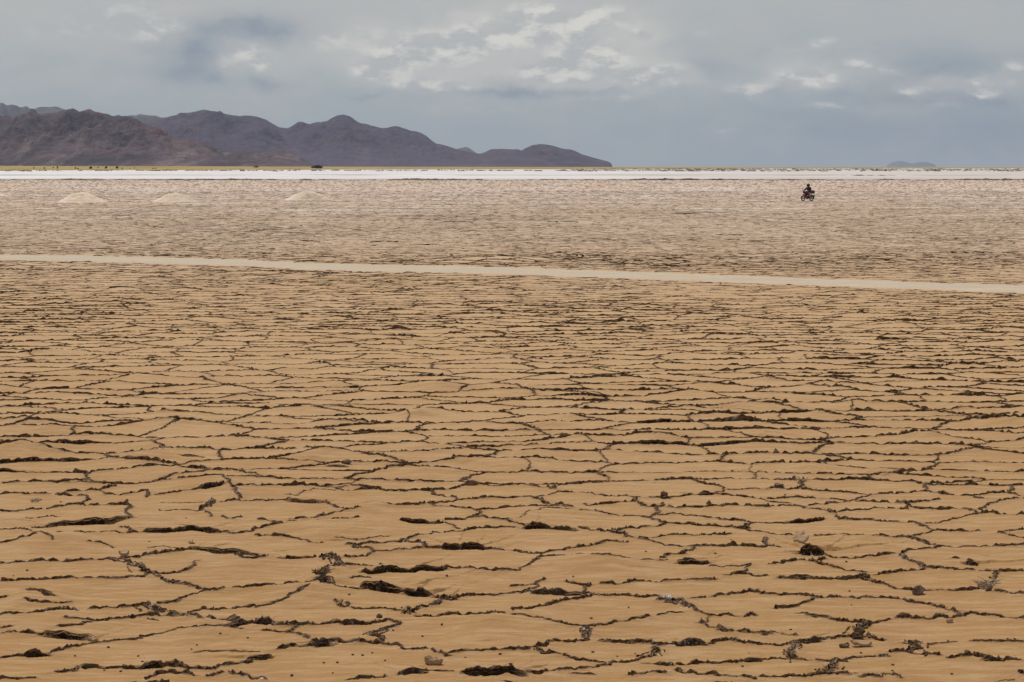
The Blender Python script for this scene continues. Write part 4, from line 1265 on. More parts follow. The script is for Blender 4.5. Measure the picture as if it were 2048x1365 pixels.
mountain("mountain_range_front", FRONT, 9000, 2600, m_rock_front, 70, 1.2, 1.7, 0.62, 170)
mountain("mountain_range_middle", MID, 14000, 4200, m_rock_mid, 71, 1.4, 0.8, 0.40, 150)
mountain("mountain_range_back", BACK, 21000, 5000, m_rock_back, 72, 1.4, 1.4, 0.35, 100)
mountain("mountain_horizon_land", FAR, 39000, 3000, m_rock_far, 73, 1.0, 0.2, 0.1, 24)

# ================================================================ SALT HEAPS
m_heap, t, b = material("heaped_salt", 0.95)
tc = t.n("ShaderNodeTexCoord").outputs["Object"]
hx, hy, hz = t.xyz(tc)
k = t.noise(tc, 2.2, 6, 0.62)
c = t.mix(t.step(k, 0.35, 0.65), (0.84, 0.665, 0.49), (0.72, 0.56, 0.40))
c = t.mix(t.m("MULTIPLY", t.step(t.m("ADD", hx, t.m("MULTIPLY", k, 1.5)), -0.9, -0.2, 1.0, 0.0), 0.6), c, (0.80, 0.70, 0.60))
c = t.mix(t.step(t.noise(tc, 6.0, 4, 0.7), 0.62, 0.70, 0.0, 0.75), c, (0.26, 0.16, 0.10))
t.put(b.inputs["Base Color"], c)
t.put(b.inputs["Normal"], t.bump(t.noise(tc, 7.0, 5, 0.65), 0.6, 0.06))


def heap(px, py_base, w_px, h_px, label, seed, skew):
    x, y = ground(px, py_base)
    y += 1.2
    x = x * y / (y - 1.2)
    rad = 1.18 * w_px / 2 / F_PX * y; hh = 0.84 * h_px / F_PX * y
    n = 64
    a = np.linspace(0, 2 * np.pi, n); r_ = np.linspace(0, 1.12, 40)
    A, RR = np.meshgrid(a, r_)
    rim = 1 + 0.16 * np.sin(2 * A + seed) + 0.08 * np.sin(3 * A + 2 * seed)
    lx = RR * rad * np.cos(A) * rim; ly = RR * rad * 0.85 * np.sin(A) * rim
    sx_ = lx - skew * rad * (1 - RR)
    prof_ = 0.5 + 0.5 * np.cos(np.pi * np.clip(RR, 0, 1) ** 0.92)
    prof_ = 0.75 * np.clip(1 - RR ** 1.7, 0, 1) ** 1.25 + 0.25 * prof_
    nz = fbm(sx_ * 1.3, ly * 1.3, 4, seed) * 0.16 + 0.07 * np.abs(perlin(sx_ * 5, ly * 5, seed + 2))
    lz = hh * (prof_ * (1 + 0.6 * nz) + nz * 0.75 * np.clip(RR * 3, 0, 1) * (RR < 1.0)) - 0.05 * RR
    for arr in (sx_, ly, lz):
        arr[:, -1] = arr[:, 0]
    o = link_mesh("salt_heap", grid_mesh("salt_heap", sx_, ly, lz), [m_heap])
    o.location = (x, y, ground_z(x, y) - 0.04)
    tag(o, label, "salt heap", "scraped heaps of salt on the flat")
    return o


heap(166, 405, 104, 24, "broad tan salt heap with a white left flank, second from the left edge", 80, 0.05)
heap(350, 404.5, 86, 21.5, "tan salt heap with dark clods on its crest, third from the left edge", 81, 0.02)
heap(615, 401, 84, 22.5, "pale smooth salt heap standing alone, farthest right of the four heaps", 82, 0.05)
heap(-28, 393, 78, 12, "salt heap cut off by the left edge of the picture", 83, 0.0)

# ================================================================ BUSHES ON THE GRASS
def bush(name, x, y, z, wid_, hgt, mat, seed, n=160, label=None, group=None, cat="bush"):
    rs = random.Random(seed)
    root = empty(name, (x, y, z))
    bm = bmesh.new()
    for i in range(n):
        a = rs.uniform(0, 6.283); r_ = math.sqrt(rs.random()); zz = rs.uniform(0.12, 1.0)
        lim = math.sqrt(max(0.05, 1 - (zz - 0.35) ** 2 / 0.5)) * (0.75 + 0.25 * math.sin(3 * a + seed))
        cpt = Vector((math.cos(a) * r_ * lim * wid_ / 2, math.sin(a) * r_ * lim * wid_ / 2, zz * hgt * (0.9 + 0.2 * math.sin(2 * a + seed) * 0.5)))
        s_ = rs.uniform(0.10, 0.20) * min(hgt, wid_ * 0.6)
        rot = Euler((rs.uniform(0, 3), rs.uniform(0, 3), rs.uniform(0, 6))).to_matrix()
        vs = [bm.verts.new(cpt + rot @ Vector(p) * s_) for p in ((-1, -.4, 0), (0, -.7, .15), (1, 0, 0), (0.1, .7, .1), (-.8, .4, .2))]
        bm.faces.new(vs)
    bm_obj("crown", bm, mat, root, False)
    bm = bmesh.new()
    for i in range(5):
        a = rs.uniform(0, 6.28)
        tip = Vector((math.cos(a) * wid_ * .25, math.sin(a) * wid_ * .25, hgt * .55))
        r0, r1 = 0.035 * hgt, 0.015 * hgt
        ring0 = [bm.verts.new((math.cos(q) * r0 + i * 0.01, math.sin(q) * r0, -0.1)) for q in (0, 1.57, 3.14, 4.71)]
        ring1 = [bm.verts.new(tip + Vector((math.cos(q) * r1, math.sin(q) * r1, 0))) for q in (0, 1.57, 3.14, 4.71)]
        for j in range(4):
            bm.faces.new((ring0[j], ring0[(j + 1) % 4], ring1[(j + 1) % 4], ring1[j]))
    bm_obj("trunk", bm, m_bark, root)
    tag(root, label, cat, group)
    return root


def grass_z(x, y):
    uq = x / y
    ne = float(np.interp(uq, uu, near_edge)); ri = float(np.interp(uq, [-0.36, -0.21, -0.12, 0.0, 0.1, 0.36], [5.2, 4.6, 3.7, 2.4, 1.6, 1.3]))
    tt = min(max((y - ne) / 1800, 0), 1)
    return 0.2 + ri * tt * tt * (3 - 2 * tt)


BUSHES = [(70, 2.6, 3.4), (91, 3.0, 2.6), (109, 2.6, 3.0), (117, 3.4, 4.4), (153, 3.0, 2.6), (158, 3.0, 2.4), (184, 6.2, 3.8), (198, 2.2, 3.0), (214, 5.2, 4.0), (236, 5.4, 3.6), (246, 2.0, 3.2), (262, 1.6, 2.0), (271, 1.8, 3.0), (308, 2.6, 2.4), (313, 2.6, 2.2)]
for i, (bpx, w_px, h_px) in enumerate(BUSHES):
    yb = 2720 + 60 * ((i * 7) % 5)
    xb = (bpx - 1024) / F_PX * yb
    bush("bush", xb, yb, grass_z(xb, yb), 1.3 * w_px / F_PX * yb, 1.3 * h_px / F_PX * yb, m_leaf, 300 + i, 150,
         "small dark round bush dotting the yellow grass strip below the brown mountain", "small bushes on the grass strip")
yb = 3300; xb = (636 - 1024) / F_PX * yb
bush("thicket", xb, yb, grass_z(xb, yb) - 0.2, 31 / F_PX * yb, 6.6 / F_PX * yb, m_leaf_green, 400, 700,
     "wide dark green thicket on the grass strip before the middle mountains, largest bush in view", cat="thicket")
yb = 3500; xb = (514 - 1024) / F_PX * yb
bush("thicket", xb, yb, grass_z(xb, yb) - 0.2, 15 / F_PX * yb, 3.4 / F_PX * yb, m_leaf_green, 401, 300,
     "low flat bush on the grass strip just left of the wide green thicket", cat="thicket")

# reddish tussocks at the far rim of the salt pan: one mass
bm = bmesh.new()
rs = random.Random(5)
for i in range(900):
    yq = rs.uniform(1700, 4200); uq = rs.uniform(0.02, 0.24) if rs.random() < 0.75 else rs.uniform(-0.24, 0.1)
    if uq < 0.02 and yq > 2150: yq = rs.uniform(1900, 2200)
    hgt = rs.uniform(0.3, 1.1); wd = rs.uniform(0.8, 4.0)
    xq = uq * yq
    for j in range(4):
        c0 = Vector((xq + rs.uniform(-wd, wd), yq + rs.uniform(-2, 2), 0.0))
        hh = hgt * rs.uniform(0.5, 1.0); ww = wd * rs.uniform(0.2, 0.5)
        top = bm.verts.new(c0 + Vector((rs.uniform(-.2, .2), 0, hh)))
        ring = [bm.verts.new(c0 + Vector((math.cos(q) * ww, math.sin(q) * ww, 0.0))) for q in (0.3, 1.3, 2.4, 3.5, 4.6, 5.6)]
        mid_ = [bm.verts.new(c0 + Vector((math.cos(q) * ww * 0.8, math.sin(q) * ww * .8, hh * rs.uniform(.5, .9)))) for q in (0.3, 1.3, 2.4, 3.5, 4.6, 5.6)]
        for k in range(6):
            bm.faces.new((ring[k], ring[(k + 1) % 6], mid_[(k + 1) % 6], mid_[k]))
            bm.faces.new((mid_[k], mid_[(k + 1) % 6], top))
o = bm_obj("low_scrub", bm, m_scrub, None, False)
tag(o, "thin line of reddish brown tussocks along the far rim of the salt pan", "scrub", kind="stuff")

# ================================================================ LOOSE THINGS ON THE FOREGROUND
m_slab = simple_mat("crust_slab_mud", (0.10, 0.055, 0.025), (0.24, 0.145, 0.072), 9.0, 0.95)
m_slab_pale = simple_mat("pale_crust_slab", (0.38, 0.23, 0.11), (0.50, 0.34, 0.19), 9.0, 0.95)
m_pebble = simple_mat("dark_pebble", (0.06, 0.045, 0.035), (0.13, 0.095, 0.065), 40.0, 0.9)
m_stone = simple_mat("brown_stone", (0.11, 0.066, 0.04), (0.24, 0.155, 0.095), 12.0, 0.9)
m_white = simple_mat("white_salt_lump", (0.60, 0.52, 0.45), (0.72, 0.66, 0.60), 14.0, 0.9)
m_straw = simple_mat("dry_straw", (0.23, 0.16, 0.09), (0.50, 0.40, 0.27), 10.0, 0.9)


def rock_bm(sx_, sy_, sz_, seed, sub=3, rough=0.28, flat=0.0):
    bm = bmesh.new()
    bmesh.ops.create_icosphere(bm, subdivisions=sub, radius=1.0)
    rs = np.random.default_rng(seed)
    k = rs.normal(size=(10, 3)); k /= np.linalg.norm(k, axis=1)[:, None]
    off_ = rs.uniform(0.55, 0.95, 10)
    for v in bm.verts:
        p = np.array(v.co)
        for kk, oo in zip(k, off_):
            d = p @ kk
            if d > oo: p = p - kk * (d - oo)
        n_ = math.sin(p[0] * 7 + seed) * math.sin(p[1] * 6 + 2 * seed) * math.sin(p[2] * 8 + 3)
        p = p * (1 + rough * 0.35 * n_ + rs.normal() * 0.085)
        v.co = (p[0] * sx_, p[1] * sy_, p[2] * sz_)
    return bm


def place(o, px, py, dz=0.0, rz=0.0, tilt=(0, 0)):
    x, y = ground(px, py)
    o.location = (x, y, ground_z(x, y) + dz)
    o.rotation_euler = (tilt[0], tilt[1], rz)
    return o


def slab_bm(L, W, T, seed):
    """A torn plate of crust: ragged outline, real thickness, slightly curved."""
    rs = random.Random(seed)
    bm = bmesh.new()
    n = 18
    rings = []
    for zf, sc_ in ((-0.5, 0.9), (-0.1, 1.0), (0.35, 0.97), (0.5, 0.86)):
        ring = []
        for i in range(n):
            a = 2 * math.pi * i / n
            rr = (0.82 + 0.25 * math.sin(2 * a + seed) * 0.5 + 0.16 * random.Random(seed * 100 + i).uniform(-1, 1)) * sc_
            x_, y_ = math.cos(a) * L / 2 * rr, math.sin(a) * W / 2 * rr
            ring.append(bm.verts.new((x_, y_, zf * T * rs.uniform(.6, 1.5) + 0.25 * x_ * x_ / L - 0.1 * y_ * y_ / W + rs.uniform(-.08, .08) * T)))
        rings.append(ring)
    for r0, r1 in zip(rings[:-1], rings[1:]):
        for i in range(n):
            bm.faces.new((r0[i], r0[(i + 1) % n], r1[(i + 1) % n], r1[i]))
    cb = bm.verts.new((0, 0, -T * 0.5)); ct = bm.verts.new((0, 0, T * 0.55))
    for i in range(n):
        bm.faces.new((rings[0][(i + 1) % n], rings[0][i], cb))
        bm.faces.new((rings[-1][i], rings[-1][(i + 1) % n], ct))
    return bm


SLABS = [
    (1722, 1293, .17, .10, .020, m_slab_pale, (0.22, 0.12), .1, .022, "pale curled crust flake lying flat in front of a dark heap of crumbs"),
    (1689, 1295, .08, .06, .018, m_slab, (0.25, -0.15), .4, .012, "small dark crust flake just left of the pale curled flake"),
    (186, 1283, .10, .06, .022, m_slab_pale, (0.30, 0.1), -.1, .016, "pale chip of crust beside the end of a lifted black edge, lower left"),
    (248, 1115, .11, .09, .030, m_slab_pale, (0.2, 0.05), .0, .030, "flat pale crust block at the start of a crumbling ridge, left foreground"),
    (1600, 1088, .20, .16, .022, m_slab_pale, (0.45, -0.35), .35, .055, "tilted pale crust plate leaning over a black hole, right foreground"),
    (1335, 1206, .09, .07, .03, m_white, (0.2, 0.3), .2, .02, "whitish salt slab left of a dark spiky crumb heap"),
    (680, 1212, .07, .035, .018, m_slab_pale, (0.5, -0.5), .6, .02, "little curled crust shaving standing on a plate left of the centre"),
    (866, 1333, .12, .07, .035, m_slab_pale, (0.3, 0.2), .1, .025, "pale crust piece at the foot of a mound near the bottom edge"),
]
for i, (px, py, L, W, T, mt, tl, rz, dz, lab) in enumerate(SLABS):
    o = bm_obj("crust_flake", slab_bm(L, W, T, 20 + i), mt, None, False)
    place(o, px, py, dz, rz, tl)
    tag(o, lab, "crust flake")

ROCKS = [
    (1557, 973, .085, .06, .036, m_stone, "brown flat-topped rock lying alone on a plate, right of the centre"),
    (1838, 1190, .075, .06, .060, m_stone, "dark pointed lump of mud standing on a crack, lower right"),
    (467, 1248, .085, .06, .050, m_slab, "shaggy dark clod where two cracks meet, lower left"),
    (1308, 967, .022, .02, .014, m_white, "tiny white salt stone lying on a crack above the centre right"),
    (1418, 1012, .04, .035, .035, m_slab, "dark knob of mud sticking up from a crack, right of centre"),
    (692, 931, .10, .06, .040, m_stone, "brown rounded hump of crust sitting on a crack, left of centre"),
    (941, 972, .12, .06, .042, m_slab, "wide dark brown hump of mud on a crack, centre of the picture"),
    (1328, 995, .05, .04, .04, m_slab, "small square brown clod on a long straight crack"),
    (1900, 1246, .040, .03, .028, m_slab_pale, "pale lump of crust at the end of a crumb ridge, lower right"),
    (1718, 1274, .06, .045, .05, m_slab, "dark jagged clod behind the pale curled flake, lower right"),
    (758, 1239, .035, .03, .025, m_pebble, "dark stone beside a crack junction, lower centre left"),
]
for i, (px, py, a_, b_, c_, mt, lab) in enumerate(ROCKS):
    a_, b_, c_ = a_ * .72, b_ * .72, c_ * .72
    o = bm_obj("rock", rock_bm(a_, b_, c_, 40 + i), mt, None, False)
    place(o, px, py, c_ * 0.55, random.uniform(-.5, .5))
    tag(o, lab, "rock")

# pebbles strewn on the plates
PEB = [(219, 1044), (372, 1036), (54, 1141), (27, 1151), (299, 1082), (122, 1006), (894, 1156), (737, 1132), (1146, 1156), (698, 1195), (803, 1219), (786, 1263), (845, 1273), (648, 1330), (666, 1350),
       (584, 1354), (770, 1327), (705, 1315), (744, 1311), (674, 1330), (725, 1316), (931, 1321), (1022, 1332), (1001, 1313), (884, 1254), (1257, 1217), (1182, 1237), (1185, 1305), (1234, 1314), (1485, 1337),
       (1292, 1107), (1462, 1082), (1703, 1213), (1699, 1184), (2029, 1284), (1785, 1334), (1784, 1348), (1903, 1350), (1722, 1310), (1631, 1345), (1582, 1260), (496, 1279), (441, 1274), (383, 1300), (304, 1274),
       (276, 1313), (216, 1296), (150, 1314), (285, 1326), (209, 1343), (242, 1345), (394, 1291), (1570, 991), (1692, 1126), (1430, 1110), (1270, 1310)]
peb_me = None
for i, (px, py) in enumerate(PEB):
    if peb_me is None:
        o = bm_obj("pebble", rock_bm(1, .85, .7, 77, 2), m_pebble, None, False); peb_me = o.data
    else:
        o = bpy.data.objects.new("pebble", peb_me); col.objects.link(o)
    s_ = random.Random(i).uniform(0.007, 0.0125)
    o.scale = (s_ * 1.2, s_, s_)
    place(o, px, py, s_ * 0.5, i * 0.7)
    tag(o, "tiny dark pebble lying on a smooth mud plate of the foreground", "pebble", "tiny pebbles strewn over the mud plates")


def stalk_bm(n, L, spread, up, seed, rad=0.0022):
    rs = random.Random(seed); bm = bmesh.new()
    for i in range(n):
        base_p = Vector((rs.uniform(-.35, .35) * spread, rs.uniform(-.25, .25) * spread, 0))
        a = rs.uniform(0, 6.28); l_ = L * rs.uniform(.5, 1)
        tip = base_p + Vector((math.cos(a) * l_, math.sin(a) * l_ * .6, l_ * rs.uniform(.1, 1) * up))
        mid_ = (base_p + tip) / 2 + Vector((rs.uniform(-.1, .1) * l_, 0, .12 * l_))
        prev = None
        for p, r_ in ((base_p, rad), (mid_, rad * .9), (tip, rad * .4)):
            ring = [bm.verts.new(p + Vector((math.cos(q) * r_, 0.3 * math.sin(q) * r_, math.sin(q) * r_))) for q in (0, 1.57, 3.14, 4.71)]
            if prev:
                for j in range(4): bm.faces.new((prev[j], prev[(j + 1) % 4], ring[(j + 1) % 4], ring[j]))
            prev = ring
    return bm


o = bm_obj("dry_twigs", stalk_bm(46, .11, .16, .7, 3, .0035), m_straw); place(o, 1972, 1180, .01)
tag(o, "bundle of dry pale twigs caught in a crack near the right edge", "twigs")
o = bm_obj("dry_twigs", stalk_bm(30, .07, .10, .5, 4, .0035), m_straw); place(o, 70, 1006, .01)
tag(o, "small flat bundle of dry twigs on a plate near the left edge", "twigs")
o = bm_obj("dry_twigs", stalk_bm(40, .10, .12, .8, 6, .004), m_slab); place(o, 642, 1168, .02)
tag(o, "dark tangle of twigs on a crack junction left of the centre", "twigs")
o = bm_obj("dry_twigs", stalk_bm(14, .12, .08, .6, 8, .004), m_straw); place(o, 1606, 966, .01)
tag(o, "pale stick leaning out of a crack junction above the brown rock", "twigs")
o = bm_obj("dry_twigs", stalk_bm(16, .045, .07, .8, 9, .003), m_slab); place(o, 385, 1098, .02)
tag(o, "dark bristling twigs on top of a long lifted ridge, left foreground", "twigs")

# ================================================================ MOTORCYCLE AND RIDER
m_tyre = simple_mat("tyre_rubber", (0.012, 0.011, 0.010), (0.03, 0.026, 0.022), 20, 0.9)
m_rim = simple_mat("wheel_rim_metal", (0.20, 0.19, 0.18), (0.30, 0.28, 0.26), 10, 0.4, 0.7)
m_red = simple_mat("red_paint", (0.36, 0.012, 0.018), (0.30, 0.010, 0.014), 3, 0.3, 0.0, 0.5)
m_black = simple_mat("black_metal", (0.012, 0.012, 0.013), (0.025, 0.024, 0.023), 12, 0.5, 0.2)
m_steel = simple_mat("engine_metal", (0.10, 0.095, 0.09), (0.20, 0.19, 0.18), 14, 0.45, 0.6)
m_seat = simple_mat("seat_vinyl", (0.012, 0.012, 0.013), (0.02, 0.02, 0.02), 9, 0.6)
m_glass = simple_mat("headlamp_glass", (0.45, 0.46, 0.47), (0.6, 0.6, 0.6), 9, 0.15, 0.0, 0.6)
m_visor0 = simple_mat("dark_headlamp_glass", (0.03, 0.03, 0.032), (0.06, 0.06, 0.06), 4, 0.2, 0, 0.5)
m_bag = simple_mat("grey_canvas_bag", (0.085, 0.085, 0.075), (0.15, 0.145, 0.125), 7, 0.9)
m_lamp_red = simple_mat("tail_lamp_red", (0.30, 0.01, 0.01), (0.35, 0.015, 0.012), 7, 0.3)


def tube_into(bm, pts, r_, seg=8):
    prev = None
    for i, p in enumerate(pts):
        p = Vector(p)
        d = (Vector(pts[min(i + 1, len(pts) - 1)]) - Vector(pts[max(i - 1, 0)])).normalized()
        upv = Vector((0, 0, 1)) if abs(d.z) < 0.9 else Vector((1, 0, 0))
        s1 = d.cross(upv).normalized(); s2 = d.cross(s1)
        rr = r_[i] if isinstance(r_, (list, tuple)) else r_
        ring = [bm.verts.new(p + s1 * math.cos(2 * math.pi * k / seg) * rr + s2 * math.sin(2 * math.pi * k / seg) * rr) for k in range(seg)]
        if prev:
            for k in range(seg):
                bm.faces.new((prev[k], prev[(k + 1) % seg], ring[(k + 1) % seg], ring[k]))
        else:
            bm.faces.new(ring)
        prev = ring
    bm.faces.new(prev[::-1])


def tubes(name, lst, mat, parent):
    bm = bmesh.new()
    for pts, r_ in lst: tube_into(bm, pts, r_)
    return bm_obj(name, bm, mat, parent)


def torus(name, c_, R_, r_, mat, parent, sy_=1.0):
    bm = bmesh.new(); n, k = 40, 10
    rings = []
    for i in range(n):
        a = 2 * math.pi * i / n
        rings.append([bm.verts.new((c_[0] + math.cos(a) * (R_ + r_ * math.cos(2 * math.pi * j / k)), c_[1] + sy_ * r_ * math.sin(2 * math.pi * j / k),
                                    c_[2] + math.sin(a) * (R_ + r_ * math.cos(2 * math.pi * j / k)))) for j in range(k)])
    for i in range(n):
        for j in range(k):
            bm.faces.new((rings[i][j], rings[i][(j + 1) % k], rings[(i + 1) % n][(j + 1) % k], rings[(i + 1) % n][j]))
    return bm_obj(name, bm, mat, parent)


def loft(name, secs, mat, parent, seg=14):
    """secs: (x, centre z, half width, half height) along x."""
    bm = bmesh.new(); prev = None
    for (x_, zc_, hw, hh) in secs:
        ring = []
        for k in range(seg):
            a = 2 * math.pi * k / seg
            cc, ss = math.cos(a), math.sin(a)
            ring.append(bm.verts.new((x_, hw * math.copysign(abs(cc) ** .75, cc), zc_ + hh * math.copysign(abs(ss) ** .75, ss))))
        if prev:
            for k in range(seg):
                bm.faces.new((prev[k], prev[(k + 1) % seg], ring[(k + 1) % seg], ring[k]))
        else:
            bm.faces.new(ring)
        prev = ring
    bm.faces.new(prev[::-1])
    return bm_obj(name, bm, mat, parent)


BX, BY = ground(1614.5, 402.6)
BZ = ground_z(BX, BY) - 0.02
KS = 0.955
HEAD = math.pi + R(41)          # rides to the left and towards the camera
bike = empty("motorcycle", (BX, BY, BZ), HEAD)
bike.scale = (KS, KS, KS)
tag(bike, "red motorcycle with black tyres riding left across the salt flat under a dark rider", "motorcycle")
WR = 0.295
for wx_ in (0.62, -0.62):
    bm = bmesh.new()
    tube_into(bm, [(wx_, -.06, WR), (wx_, .06, WR)], .055, 12)
    for k in range(6):
        a = k * math.pi / 3 + .3
        tube_into(bm, [(wx_ + .04 * math.cos(a), 0, WR + .04 * math.sin(a)), (wx_ + .225 * math.cos(a), 0, WR + .225 * math.sin(a))], .016, 6)
    w_o = bm_obj("wheel", bm, m_steel, bike)
    torus("tyre", (wx_, 0, WR), 0.250, 0.048, m_tyre, w_o)
    torus("rim", (wx_, 0, WR), 0.212, 0.020, m_rim, w_o, 1.6)
for s_ in (1, -1):
    tubes("fork_leg", [([(.62, .085 * s_, WR), (.50, .085 * s_, .62), (.40, .085 * s_, .93)], [.022, .026, .024])], m_steel, bike)
# fenders
def fender(name, cx, a0, a1, Rf, wd, mat, parent):
    bm = bmesh.new(); prev = None
    for i in range(15):
        a = R(a0 + (a1 - a0) * i / 14)
        ring = []
        for (dy, dr) in ((-wd, -.03), (-wd * .8, .0), (0, .014), (wd * .8, .0), (wd, -.03), (wd * .7, -.035), (0, -.002), (-wd * .7, -.035)):
            ring.append(bm.verts.new((cx + math.cos(a) * (Rf + dr), dy, WR + math.sin(a) * (Rf + dr))))
        if prev:
            for k in range(8): bm.faces.new((prev[k], prev[(k + 1) % 8], ring[(k + 1) % 8], ring[k]))
        prev = ring
    return bm_obj(name, bm, mat, parent)
fender("front_fender", .62, 20, 150, .335, .075, m_red, bike)
fender("rear_fender", -.62, 40, 195, .345, .085, m_black, bike)
loft("fuel_tank", [(.36, .90, .03, .05), (.31, .90, .10, .09), (.20, .90, .145, .125), (.05, .885, .14, .115), (-.06, .855, .10, .08), (-.12, .84, .05, .05)], m_red, bike)
for s_ in (1, -1):
    bm = bmesh.new()
    tube_into(bm, [(.22, .13 * s_, .76), (.05, .145 * s_, .70), (-.22, .135 * s_, .68), (-.38, .12 * s_, .74)], [.05, .08, .075, .03], 10)
    for v in bm.verts: v.co.y = s_ * (.10 + (abs(v.co.y) - .10) * .45)
    bm_obj("side_panel", bm, m_red, bike)
loft("seat", [(-.08, .845, .06, .03), (-.16, .835, .12, .045), (-.35, .84, .14, .05), (-.60, .87, .135, .05), (-.78, .89, .10, .04), (-.82, .90, .05, .02)], m_seat, bike)
eng = loft("engine", [(.22, .42, .06, .08), (.16, .42, .13, .13), (-.05, .40, .15, .14), (-.18, .40, .11, .11), (-.22, .40, .05, .05)], m_steel, bike)
bm = bmesh.new()
for k in range(6):
    z_ = .52 + k * .028
    mt_ = Matrix.Translation((.13 + k * .010, 0, z_)) @ Matrix.Diagonal((.19, .17, .014, 1))
    bmesh.ops.create_cube(bm, size=1, matrix=mt_)
bmesh.ops.create_cube(bm, size=1, matrix=Matrix.Translation((.155, 0, .60)) @ Matrix.Diagonal((.12, .11, .20, 1)))
bm_obj("cylinder_fins", bm, m_steel, eng)
tubes("frame", [([(.38, 0, .90), (.30, 0, .60), (.22, 0, .34), (-.05, .08, .26), (-.25, .09, .34), (-.20, .09, .80)], .022), ([(.38, 0, .92), (0, 0, .78), (-.20, 0, .80), (-.80, .0, .86)], .025),
                ([(-.25, -.09, .34), (-.20, -.09, .80), (-.80, -.09, .84)], .018), ([(-.05, .08, .26), (-.05, -.08, .26), (-.25, -.09, .34)], .018)], m_black, bike)
tubes("swingarm", [([(-.20, .09, .36), (-.62, .09, WR)], .022), ([(-.20, -.09, .36), (-.62, -.09, WR)], .022)], m_black, bike)
for s_ in (1, -1):
    tubes("shock_absorber", [([(-.56, .13 * s_, .34), (-.46, .13 * s_, .78)], .03)], m_steel, bike)
tubes("exhaust", [([(.22, -.08, .50), (.30, -.12, .36), (.18, -.15, .24), (-.15, -.16, .24), (-.35, -.17, .28), (-.85, -.18, .38)], [.022, .022, .024, .026, .042, .045])], m_steel, bike)
tubes("handlebar", [([(.27, .38, 1.04), (.33, .20, 1.06), (.38, .08, 1.0), (.38, -.08, 1.0), (.33, -.20, 1.06), (.27, -.38, 1.04)], .014)], m_black, bike)
hl = loft("headlight", [(.44, .92, .07, .07), (.50, .92, .105, .105), (.56, .92, .11, .11)], m_black, bike)
bm = bmesh.new(); bmesh.ops.create_uvsphere(bm, u_segments=14, v_segments=8, radius=.1, matrix=Matrix.Translation((.555, 0, .92)) @ Matrix.Diagonal((.3, 1, 1, 1)))
bm_obj("lens", bm, m_visor0, hl)
loft("instrument_cowl", [(.40, 1.05, .08, .035), (.47, 1.06, .10, .05), (.51, 1.04, .07, .035)], m_glass, bike)
for s_ in (1, -1):
    st = tubes("mirror", [([(.29, .28 * s_, 1.05), (.31, .33 * s_, 1.18), (.30, .36 * s_, 1.24)], .008)], m_black, bike)
    bm = bmesh.new(); bmesh.ops.create_uvsphere(bm, u_segments=12, v_segments=8, radius=.065, matrix=Matrix.Translation((.30, .38 * s_, 1.27)) @ Matrix.Diagonal((.35, 1.1, .8, 1)))
    bm_obj("mirror_head", bm, m_black, st)
    tubes("footpeg", [([(.0, .10 * s_, .33), (.0, .26 * s_, .33)], .016)], m_black, bike)
    tubes("indicator", [([(.42, .10 * s_, .92), (.42, .19 * s_, .92)], [.012, .03])], m_lamp_red, bike)
tubes("luggage_rack", [([(-.62, .11, .88), (-.80, .12, .92), (-1.0, .12, .93), (-1.0, -.12, .93), (-.80, -.12, .92), (-.62, -.11, .88)], .012)], m_black, bike)
loft("tail_light", [(-.86, .80, .06, .035), (-.92, .80, .06, .035), (-.94, .80, .04, .02)], m_lamp_red, bike)
bm = bmesh.new(); bmesh.ops.create_cube(bm, size=1, matrix=Matrix.Translation((-1.0, 0, .54)) @ Matrix.Rotation(R(-14), 4, "Y") @ Matrix.Diagonal((.015, .17, .26, 1)))
bmesh.ops.bevel(bm, geom=bm.edges[:], offset=.005, segments=1)
bm_obj("mud_flap", bm, m_black, bike)

# bag tied on the rack
bm = bmesh.new()
bmesh.ops.create_uvsphere(bm, u_segments=20, v_segments=14, radius=1)
for v in bm.verts:
    p = v.co
    f = (abs(p.x) ** 3 + abs(p.y) ** 3 + abs(p.z) ** 3) ** (-1 / 3)
    q = p * f
    v.co = (q.x * .15 + .01 * math.sin(q.y * 7), q.y * .25, q.z * .17 - .035 * abs(q.y) ** 2 + .012 * math.sin(q.x * 6 + q.y * 5))
bag = bm_obj("travel_bag", bm, m_bag)
bag.parent = None
BM = Matrix.Translation((BX, BY, BZ)) @ Matrix.Rotation(HEAD, 4, "Z") @ Matrix.Diagonal((KS, KS, KS, 1))
bag.matrix_world = BM @ Matrix.Translation((-.78, 0, .94))
tag(bag, "grey canvas bag strapped behind the rider on the red motorcycle", "bag")
for s_ in (1, -1):
    tubes("strap", [([(-.19, .12 * s_, -.05), (-.17, .12 * s_, .10), (0, .12 * s_, .145), (.17, .12 * s_, .10), (.19, .12 * s_, -.05)], .012)], m_black, bag)

# rider
m_skin = simple_mat("skin", (0.25, 0.13, 0.08), (0.29, 0.16, 0.10), 6, 0.6)
m_jacket = simple_mat("black_jacket", (0.010, 0.011, 0.014), (0.020, 0.021, 0.026), 6, 0.75)
m_trouser = simple_mat("grey_brown_trousers", (0.075, 0.062, 0.052), (0.115, 0.095, 0.08), 6, 0.9)
m_helmet = simple_mat("black_helmet", (0.010, 0.010, 0.011), (0.016, 0.016, 0.017), 6, 0.35, 0, 0.5)
m_visor = simple_mat("dark_visor", (0.02, 0.022, 0.026), (0.03, 0.032, 0.036), 4, 0.12, 0, 0.6)
m_boot = simple_mat("black_boot_leather", (0.014, 0.012, 0.010), (0.03, 0.026, 0.022), 8, 0.6)


